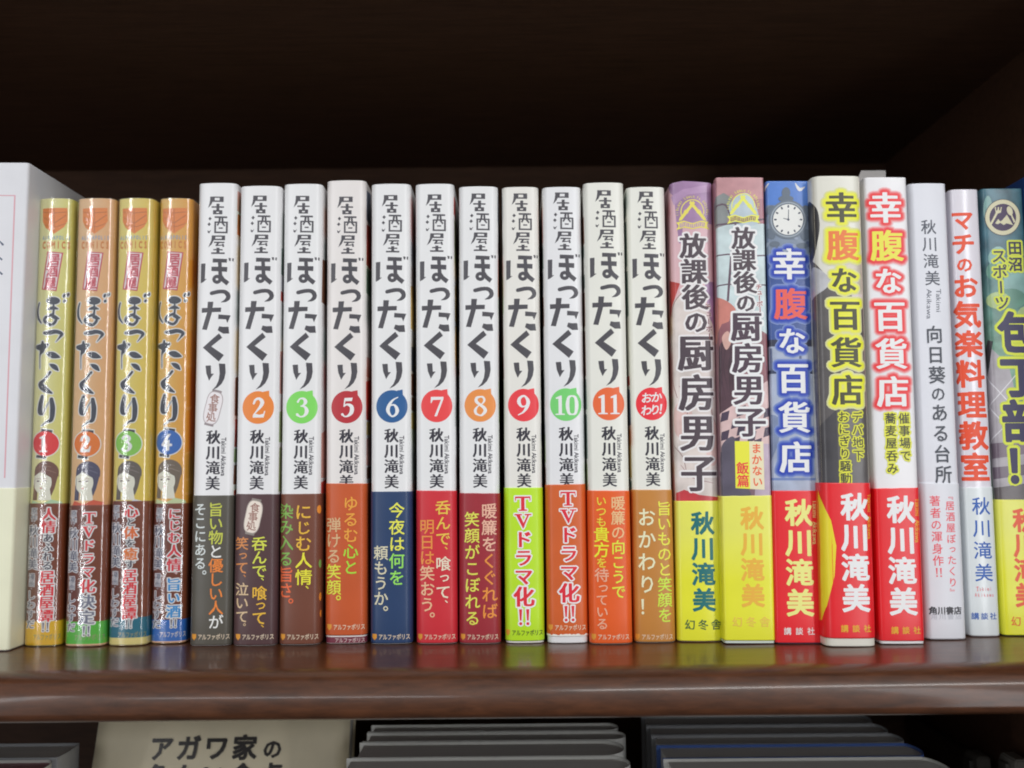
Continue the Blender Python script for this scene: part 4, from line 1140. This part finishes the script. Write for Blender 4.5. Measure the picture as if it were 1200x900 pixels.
rd = random.Random(21)
hair = []
for k in range(9):
    x0 = 843 + rd.uniform(0, 16); hair += brush([(x0, 402 + rd.uniform(0, 10), .5), (x0 + rd.uniform(-3, 3), 430, .9), (x0 + rd.uniform(-4, 4), 455 + rd.uniform(0, 20), .4)])
G2.art('cover_picture', [(hair, (70, 50, 60)), (brush([(884, 400, 1), (896, 420, 1.4), (903, 460, 1)]) + brush([(890, 530, 1), (898, 550, 1.4), (897, 580, 1)]), (120, 82, 96)),
                         ([soft([(846, 396), (853, 388), (857, 400), (851, 410)])], (232, 178, 166))], lift=0.075)
G1.art('cover_picture', [(brush([(796, 452, .5), (806, 474, 1), (803, 500, .6)]) + brush([(840, 452, .5), (834, 480, .9), (841, 500, .6)]) + brush([(798, 545, .5), (812, 560, .9), (836, 566, .5)]) + brush([(797, 300, .6), (803, 322, 1.2), (800, 338, .6)]), (168, 118, 124)),
                         (brush([(784, 352, .5), (786, 362, 1), (781, 370, .6)]), (120, 34, 40))], lift=0.055)
# three novels with glowing titles and red bands
RED = paper((224, 36, 44), 0.34, 0.25, var=0.03)
B1 = Book('paperback_book', 'blue novel with a round clock at its head and a red band', 'book', 'glowing-title novels with red bands',
          (895, 947.5, 213), (907, 962, 754.6), r=1.2, b=0.35, depth=128, trim=0.25, jacket=paper((140, 154, 190), 0.3, 0.3, var=0.10, ns=120, rgb2=(84, 128, 204), lo=0.13, hi=0.175), band=(575, None, RED))
B1.cx = 935
B1.art('cover_picture', [
    ([(888, 250), (898, 240), (952, 242), (956, 300), (888, 298)], (128, 142, 162)),
    ([(890, 300), (958, 300), (962, 398), (890, 398)], (70, 96, 160)),
    ([(890, 398), (962, 398), (962, 406), (890, 406)], (62, 66, 88)),
    ([(890, 406), (962, 406), (968, 578), (896, 578)], (176, 186, 208)),
    ([(902, 408), (905, 408), (906, 434), (903, 434)], (92, 104, 140)), ([(890, 434), (962, 434), (962, 438), (890, 438)], (60, 70, 100)),
    ([(936, 408), (939, 408), (940, 434), (937, 434)], (92, 104, 140)), (soft([(900, 488), (914, 492), (912, 520), (902, 540), (898, 520)]), (132, 146, 178)),
    ([(896, 560), (966, 560), (966, 563), (896, 563)], (120, 140, 190)),
    (brush([(890, 216, 3), (894, 221, 4), (901, 215, 1)]) + brush([(932, 215, 1), (937, 222, 4), (943, 219, 1)]), (226, 230, 236)),
    ], lift=0.018)
B1.art('cover_picture', [([ellipse(895 + rd.uniform(0, 62), 246 + rd.uniform(0, 50), rd.uniform(1.5, 4), rd.uniform(1.2, 3), 10, rd.uniform(0, 3))], c) for c in ((96, 110, 136), (164, 176, 192), (112, 126, 150), (84, 98, 128), (150, 162, 182)) for _ in range(4)], lift=0.05)
clk = [([ellipse(923.6, 257.4, 22.5, 22.8, 40)], (104, 114, 126)), ([ellipse(923.6, 257.4, 20.6, 20.8, 40)], (150, 160, 170)), ([ellipse(923.6, 257.4, 19, 19.2, 40)], (92, 102, 114)), ([ellipse(923.6, 257.4, 17.6, 18, 40)], (222, 222, 218))]
clk.insert(0, ([ellipse(921, 226, 5, 6.5, 16), ellipse(921, 233, 9, 4, 14), ellipse(903, 246, 4.5, 6, 12, .5), ellipse(945, 246, 4.5, 6, 12, -.5), ellipse(903, 274, 5, 7, 12, -.6), ellipse(944, 275, 6, 7, 12, .6), ellipse(908, 286, 6, 3.5, 12), ellipse(940, 288, 7, 3.5, 12)], (96, 108, 122)))
tick = [ellipse(923.6 + 15 * math.sin(k * math.pi / 6), 257.4 - 15.4 * math.cos(k * math.pi / 6), 1.1, 1.8, 8, k * math.pi / 6) for k in range(12)]
clk.append((tick + stroke([(923.6, 257.4, 1.0), (924, 246, .8)]) + stroke([(923.6, 257.4, 1.0), (918, 256, .8)]) + [ellipse(923.6, 257.4, 1.5, 1.5, 8)], (62, 70, 86)))
B1.art('clock_picture', clk, lift=0.17)
GB = glow((124, 142, 190), (34, 62, 170), (0.165, 0.14, 0.115, 0.09, 0.065))
W5 = (234, 236, 240)
B1.column('title_lettering', [('幸', W5), ('腹', (228, 92, 80)), ('な百貨店', W5)], (924, 286), (933.5, 559), 39, 'title', band=False, outline=GB, sy=1.0, lift=0.09, sizes=[1, 1, .85, .97, .97, .97])
B1.column('author_lettering', [('秋川滝美', (232, 226, 132))], (935.5, 583), (938, 724), 33, 'author', lift=0.05)
B1.side_text('author_romaji', 'Takimi  Akikawa', (236, 200, 130), 954.5, 586, 638, 8, 'book', band=True)
B1.row('publisher_lettering', '講談社', (238, 226, 220), 916, 957, 739.5, 9, 'book')

B2 = Book('paperback_book', 'thick cream and charcoal novel with yellow-haloed title and red band raised above its cream foot', 'book', 'glowing-title novels with red bands',
          (949, 1009, 207), (965, 1027, 758.2), r=3.4, b=0.6, depth=128, trim=0.3, jacket=paper((216, 214, 202), 0.3, 0.3), band=(566, 748, RED))
B2.cx = 990
B2.art('cover_picture', [
    (soft([(936, 236), (955, 240), (961, 262), (957, 290), (950, 304), (940, 300)]), (42, 40, 42)),
    ([(944, 300), (956, 308), (968, 322), (1016, 344), (1018, 420), (1024, 572), (958, 572), (946, 420)], (96, 92, 92)),
    (soft([(944, 318), (955, 312), (972, 326), (968, 338), (950, 348), (944, 346)]), (196, 196, 200)),
    (soft([(985, 300), (1010, 292), (1014, 350), (1004, 352), (990, 330)]), (206, 196, 180)),
    ([(998, 346), (1012, 344), (1014, 360), (1003, 356)], (216, 202, 198)),
    ([(1000, 400), (1020, 392), (1024, 480), (1004, 470)], (122, 112, 110)),
    ([(960, 500), (980, 480), (984, 572), (962, 572)], (74, 72, 76)),
    ], lift=0.018)
GY = glow((206, 206, 160), (222, 222, 50), (0.165, 0.14, 0.115, 0.09, 0.065))
GYD = glow((120, 118, 84), (222, 222, 50), (0.15, 0.13, 0.11, 0.09, 0.065))
OLV = (66, 66, 40)
B2.column('title_lettering', [('幸', OLV), ('腹', (230, 118, 56)), ('な百貨店', OLV)], (985.5, 221), (994, 479), 38, 'title', band=False, outline=GY, sizes=[1, 1, .85, .97, .97, .97], lift=0.09)
B2.column('subtitle_lettering', [('デパ地下', OLV)], (1004, 481), (1006.5, 541), 13.5, 'medium', band=False, outline=GYD, lift=0.09)
B2.column('subtitle_lettering', [('おにぎり騒動', OLV)], (988, 481), (991.5, 568), 13.5, 'medium', band=False, outline=GYD, lift=0.09)
B2.art('band_picture', [([(956, 574), (964, 588), (974, 610), (980, 640), (978, 675), (970, 710), (962, 728), (954, 730), (950, 640)], (236, 206, 44)),
                        ([(950, 574), (958, 590), (960, 640), (958, 730), (950, 730)], (210, 120, 40))], band=True, lift=0.015)
B2.column('author_lettering', [('秋川滝美', (238, 236, 232))], (1001, 576), (1003.5, 719), 33.5, 'author', lift=0.05)
B2.side_text('author_romaji', 'Takimi  Akikawa', (240, 160, 50), 1019, 579, 632, 8, 'book', band=True)
B2.row('publisher_lettering', '講談社', (240, 180, 50), 983, 1023, 736.5, 9, 'book')

B3 = Book('paperback_book', 'white novel with red-haloed title, yellow second character and a red band', 'book', 'glowing-title novels with red bands',
          (1010, 1060.5, 208.5), (1028.5, 1082, 755.2), r=1.4, b=0.4, depth=128, trim=0.25, jacket=paper((224, 222, 226), 0.3, 0.3, var=0.02), band=(572, 751, RED))
B3.cx = 1047
GR = glow((232, 196, 198), (226, 50, 54), (0.165, 0.14, 0.115, 0.09, 0.065))
B3.column('title_lettering', [('幸', W5), ('腹', (240, 216, 70)), ('な百貨店', W5)], (1036.5, 221), (1047.5, 481), 38.5, 'title', band=False, outline=GR, sizes=[1, 1, .85, .97, .97, .97], lift=0.06)
B3.column('subtitle_lettering', [('催事場で', OLV)], (1059, 483), (1061.5, 541), 13.5, 'medium', band=False, outline=GY, lift=0.06)
B3.column('subtitle_lettering', [('蕎麦屋呑み', OLV)], (1043, 483), (1046, 556), 13.5, 'medium', band=False, outline=GY, lift=0.06)
B3.column('author_lettering', [('秋川滝美', (238, 236, 234))], (1055, 579), (1059, 723), 33.5, 'author', lift=0.05)
B3.side_text('author_romaji', 'Takimi  Akikawa', (240, 160, 50), 1074.5, 584, 636, 8, 'book', band=True)
B3.row('publisher_lettering', '講談社', (240, 180, 50), 1042, 1081, 738.5, 9, 'book')
# the grey flap behind it
bk = thing('bookmark', 'small grey card standing up behind the white novel with red-haloed title', 'bookmark', None, (0.1628, 0.030, 0.1063))
card = paper((150, 146, 144), 0.5, 0.1)
vs = [(x, y + .0004 * math.sin(z * 60), z) for y in (0, 0.0006) for x, z in ((-0.007, 0.0), (0.0065, 0.0), (0.0065, 0.0975), (-0.0045, 0.0975), (-0.007, 0.092))]
fs = [(0, 1, 2, 3, 4), (9, 8, 7, 6, 5)] + [(i, 5 + i, 5 + (i + 1) % 5, (i + 1) % 5) for i in range(5)]
link('card', raw_mesh(vs, fs), bk, None, [card])

# white kitchen novel
W2 = Book('paperback_book', 'white novel with thin grey handwritten-looking title and pink caption near its foot', 'book', None,
          (1061.5, 1107.5, 215.5), (1083, 1131.5, 750), r=2.2, b=0.8, depth=128, trim=0.25, jacket=paper((216, 217, 224), 0.45, 0.12, var=0.02), band=(566, None, paper((214, 216, 222), 0.4, 0.2, var=0.02)))
W2.cx = 1108
GY_ = (74, 78, 90)
W2.column('author_lettering', [('秋川滝美', GY_)], (1087.5, 256), (1093.5, 336), 18, 'book', band=False, lift=0.05)
W2.side_text('author_romaji', 'Takimi', (92, 96, 108), 1099.5, 339, 366, 8, 'thin')
W2.side_text('author_romaji', 'Akikawa', (92, 96, 108), 1088.5, 339, 374, 8, 'thin')
W2.column('title_lettering', [('向日葵のある台所', (62, 66, 76))], (1094, 380), (1106.5, 568), 20.5, 'book', band=False, sy=1.06, lift=0.26, sizes=[1, 1, 1, .85, 1, 1, 1, 1])
PK = (222, 84, 96)
W2.column('caption_lettering', [('『居酒屋ぼったくり』', PK)], (1112.5, 577), (1117, 698), 11.5, 'book', sizes=[.7, 1, 1, 1, 1, .9, 1, 1, 1, .7], lift=0.05)
W2.column('caption_lettering', [('著者の渾身作‼', PK)], (1095, 580), (1100.5, 678), 13, 'book', lift=0.05)
W2.row('publisher_lettering', '角川書店', (58, 58, 64), 1089, 1127, 715.5, 9.5, 'bold')
W2.row('publisher_repeat', '角川書店', (188, 190, 198), 1090, 1128, 722, 8.0, 'book')  # paler, smaller repeat of the publisher name just below it

# glossy white novel
W3 = Book('paperback_book', 'slim glossy white novel with orange-red title and blue author name', 'book', None,
          (1109.5, 1145.5, 222.5), (1133.5, 1171, 746.3), r=2.0, b=0.9, depth=128, trim=0.2, jacket=paper((220, 216, 228), 0.16, 0.7, var=0.02), band=(571, None, paper((216, 222, 236), 0.25, 0.5, var=0.02)))
W3.cx = 1150
OR2 = (226, 76, 42)
W3.column('title_lettering', [('マチのお気楽料理教室', OR2)], (1127, 244), (1144.5, 566), 31.5, 'bold', band=False, sizes=[.85, .88, .62, .95, 1.05, 1.05, 1.08, 1.08, 1.1, 1.1], sy=.98, lift=0.05)
BLU = (44, 92, 172)
W3.column('author_lettering', [('秋川滝美', BLU)], (1149, 580), (1153.5, 684), 22, 'book', lift=0.05)
W3.row('author_romaji', 'Takimi', (222, 110, 120), 1144, 1162, 690, 6, 'book')
W3.row('author_romaji', 'Akikawa', (222, 110, 120), 1142, 1165, 697, 6, 'book')
W3.row('publisher_lettering', '講談社', BLU, 1138, 1169, 722, 8.5, 'book')

# green novel at the right edge
P_ = Book('paperback_book', 'blue-green novel with round dark purple emblem and yellow band at the right edge', 'book', None,
          (1146.5, 1196, 221.5), (1172.5, 1225, 745.3), r=1.6, b=0.4, depth=128, trim=0.25, jacket=paper((118, 166, 140), 0.3, 0.3, rgb2=(74, 118, 132), lo=0.115, hi=0.165, var=0.28, ns=150), band=(585.5, None, YEL))
P_.cx = 1198
P_.art('cover_picture', [
    ([ellipse(1168, 300, 9, 12, 14, .5), ellipse(1158, 245, 5, 16, 14), ellipse(1190, 330, 14, 22, 16)], (134, 176, 170)),
    ([ellipse(1164, 318, 8, 10, 14), ellipse(1185, 350, 18, 12, 16)], (96, 146, 128)),
    ([ellipse(1170, 352, 14, 10, 14), ellipse(1205, 372, 14, 14, 14)], (170, 192, 132)),
    ([(1150, 412), (1162, 408), (1182, 428), (1192, 470), (1204, 540), (1206, 592), (1164, 592), (1154, 500)], (172, 166, 172)),
    ([(1158, 398), (1164, 400), (1160, 430), (1156, 440), (1152, 410)], (44, 42, 46)),
    (stroke([(1154, 440, 1.2), (1190, 480, 1.2)]) + stroke([(1154, 470, 1.2), (1196, 520, 1.2)]) + stroke([(1190, 440, 1.2), (1156, 480, 1.2)]) + stroke([(1196, 480, 1.2), (1158, 520, 1.2)]), (216, 214, 218)),
    ([(1160, 520), (1200, 516), (1202, 532), (1162, 538)], (120, 104, 118)), ([(1162, 548), (1204, 544), (1205, 556), (1164, 562)], (110, 96, 110)), ([(1164, 572), (1206, 566), (1207, 592), (1166, 592)], (96, 88, 90)),
    ], lift=0.018)
cx, cy = 1175.3, 254.7
P_.art('round_emblem', [([ellipse(cx, cy, 21, 21.5, 44)], (54, 58, 66)), ([ellipse(cx, cy, 20.2, 20.7, 44)], (206, 200, 168)), ([ellipse(cx, cy, 15.6, 15.9, 40)], (62, 44, 78)),
    ([[(cx - 9, cy + 7), (cx - 5.5, cy + 2), (cx - 3, cy + 5), (cx - .5, cy + 3), (cx + 4.5, cy - 3), (cx + 12, cy + 9), (cx + 4, cy + 7), (cx + 1, cy + 9), (cx - 3, cy + 6.5), (cx - 6, cy + 8)],
      [(cx - 9.6, cy - 12), (cx - 8.2, cy - 12), (cx - 8, cy - 8), (cx - 6.6, cy - 8), (cx - 6, cy - 12), (cx - 4.6, cy - 12), (cx - 4.6, cy - 8), (cx - 3.2, cy - 8.5), (cx - 2.6, cy - 12), (cx - 1.4, cy - 12), (cx - 2.4, cy - 5.5), (cx - 6, cy - 4.5), (cx - 13.5, cy + 9.5), (cx - 15.4, cy + 8.6), (cx - 8.4, cy - 5.5)],
      ellipse(cx + 8, cy - 7.6, 3.3, 5.6, 16, -.35), [(cx + 9, cy - 3), (cx + 10.6, cy - 3.4), (cx + 14.6, cy + 5), (cx + 13, cy + 6.5)]], (206, 200, 168))], lift=0.04)
GP = ((0.13, (190, 200, 70)), (0.10, (206, 214, 64)))
NVY = (52, 50, 70)
P_.column('caption_lettering', [('田沼', NVY)], (1189, 281), (1190.5, 319), 17, 'bold', band=False, outline=GP, lift=0.06)
P_.column('caption_lettering', [('スポーツ', NVY)], (1170, 291), (1175, 364), 17.5, 'medium', band=False, outline=GP, lift=0.06)
P_.column('title_lettering', [('包丁部！', (48, 44, 80))], (1192, 364), (1202, 572), 48, 'black', band=False, outline=((0.07, (196, 208, 62)), (0.04, (212, 220, 62))), sy=1.05, lift=0.06)
P_.column('author_lettering', [('秋川滝美', (232, 92, 58))], (1200, 595), (1204, 712), 29, 'bold', lift=0.05)
P_.row('publisher_lettering', '幻冬舎', (226, 110, 50), 1183, 1228, 728, 12, 'book')

# dark blue book at the very edge
Q = Book('paperback_book', 'dark blue book whose side is just visible beyond the blue-green novel', 'book', None,
         (1198.5, 1256, 207.5), (1227, 1290, 745.6), r=1.2, b=0.3, depth=128, trim=0.2, jacket=paper((34, 62, 116), 0.3, 0.3))
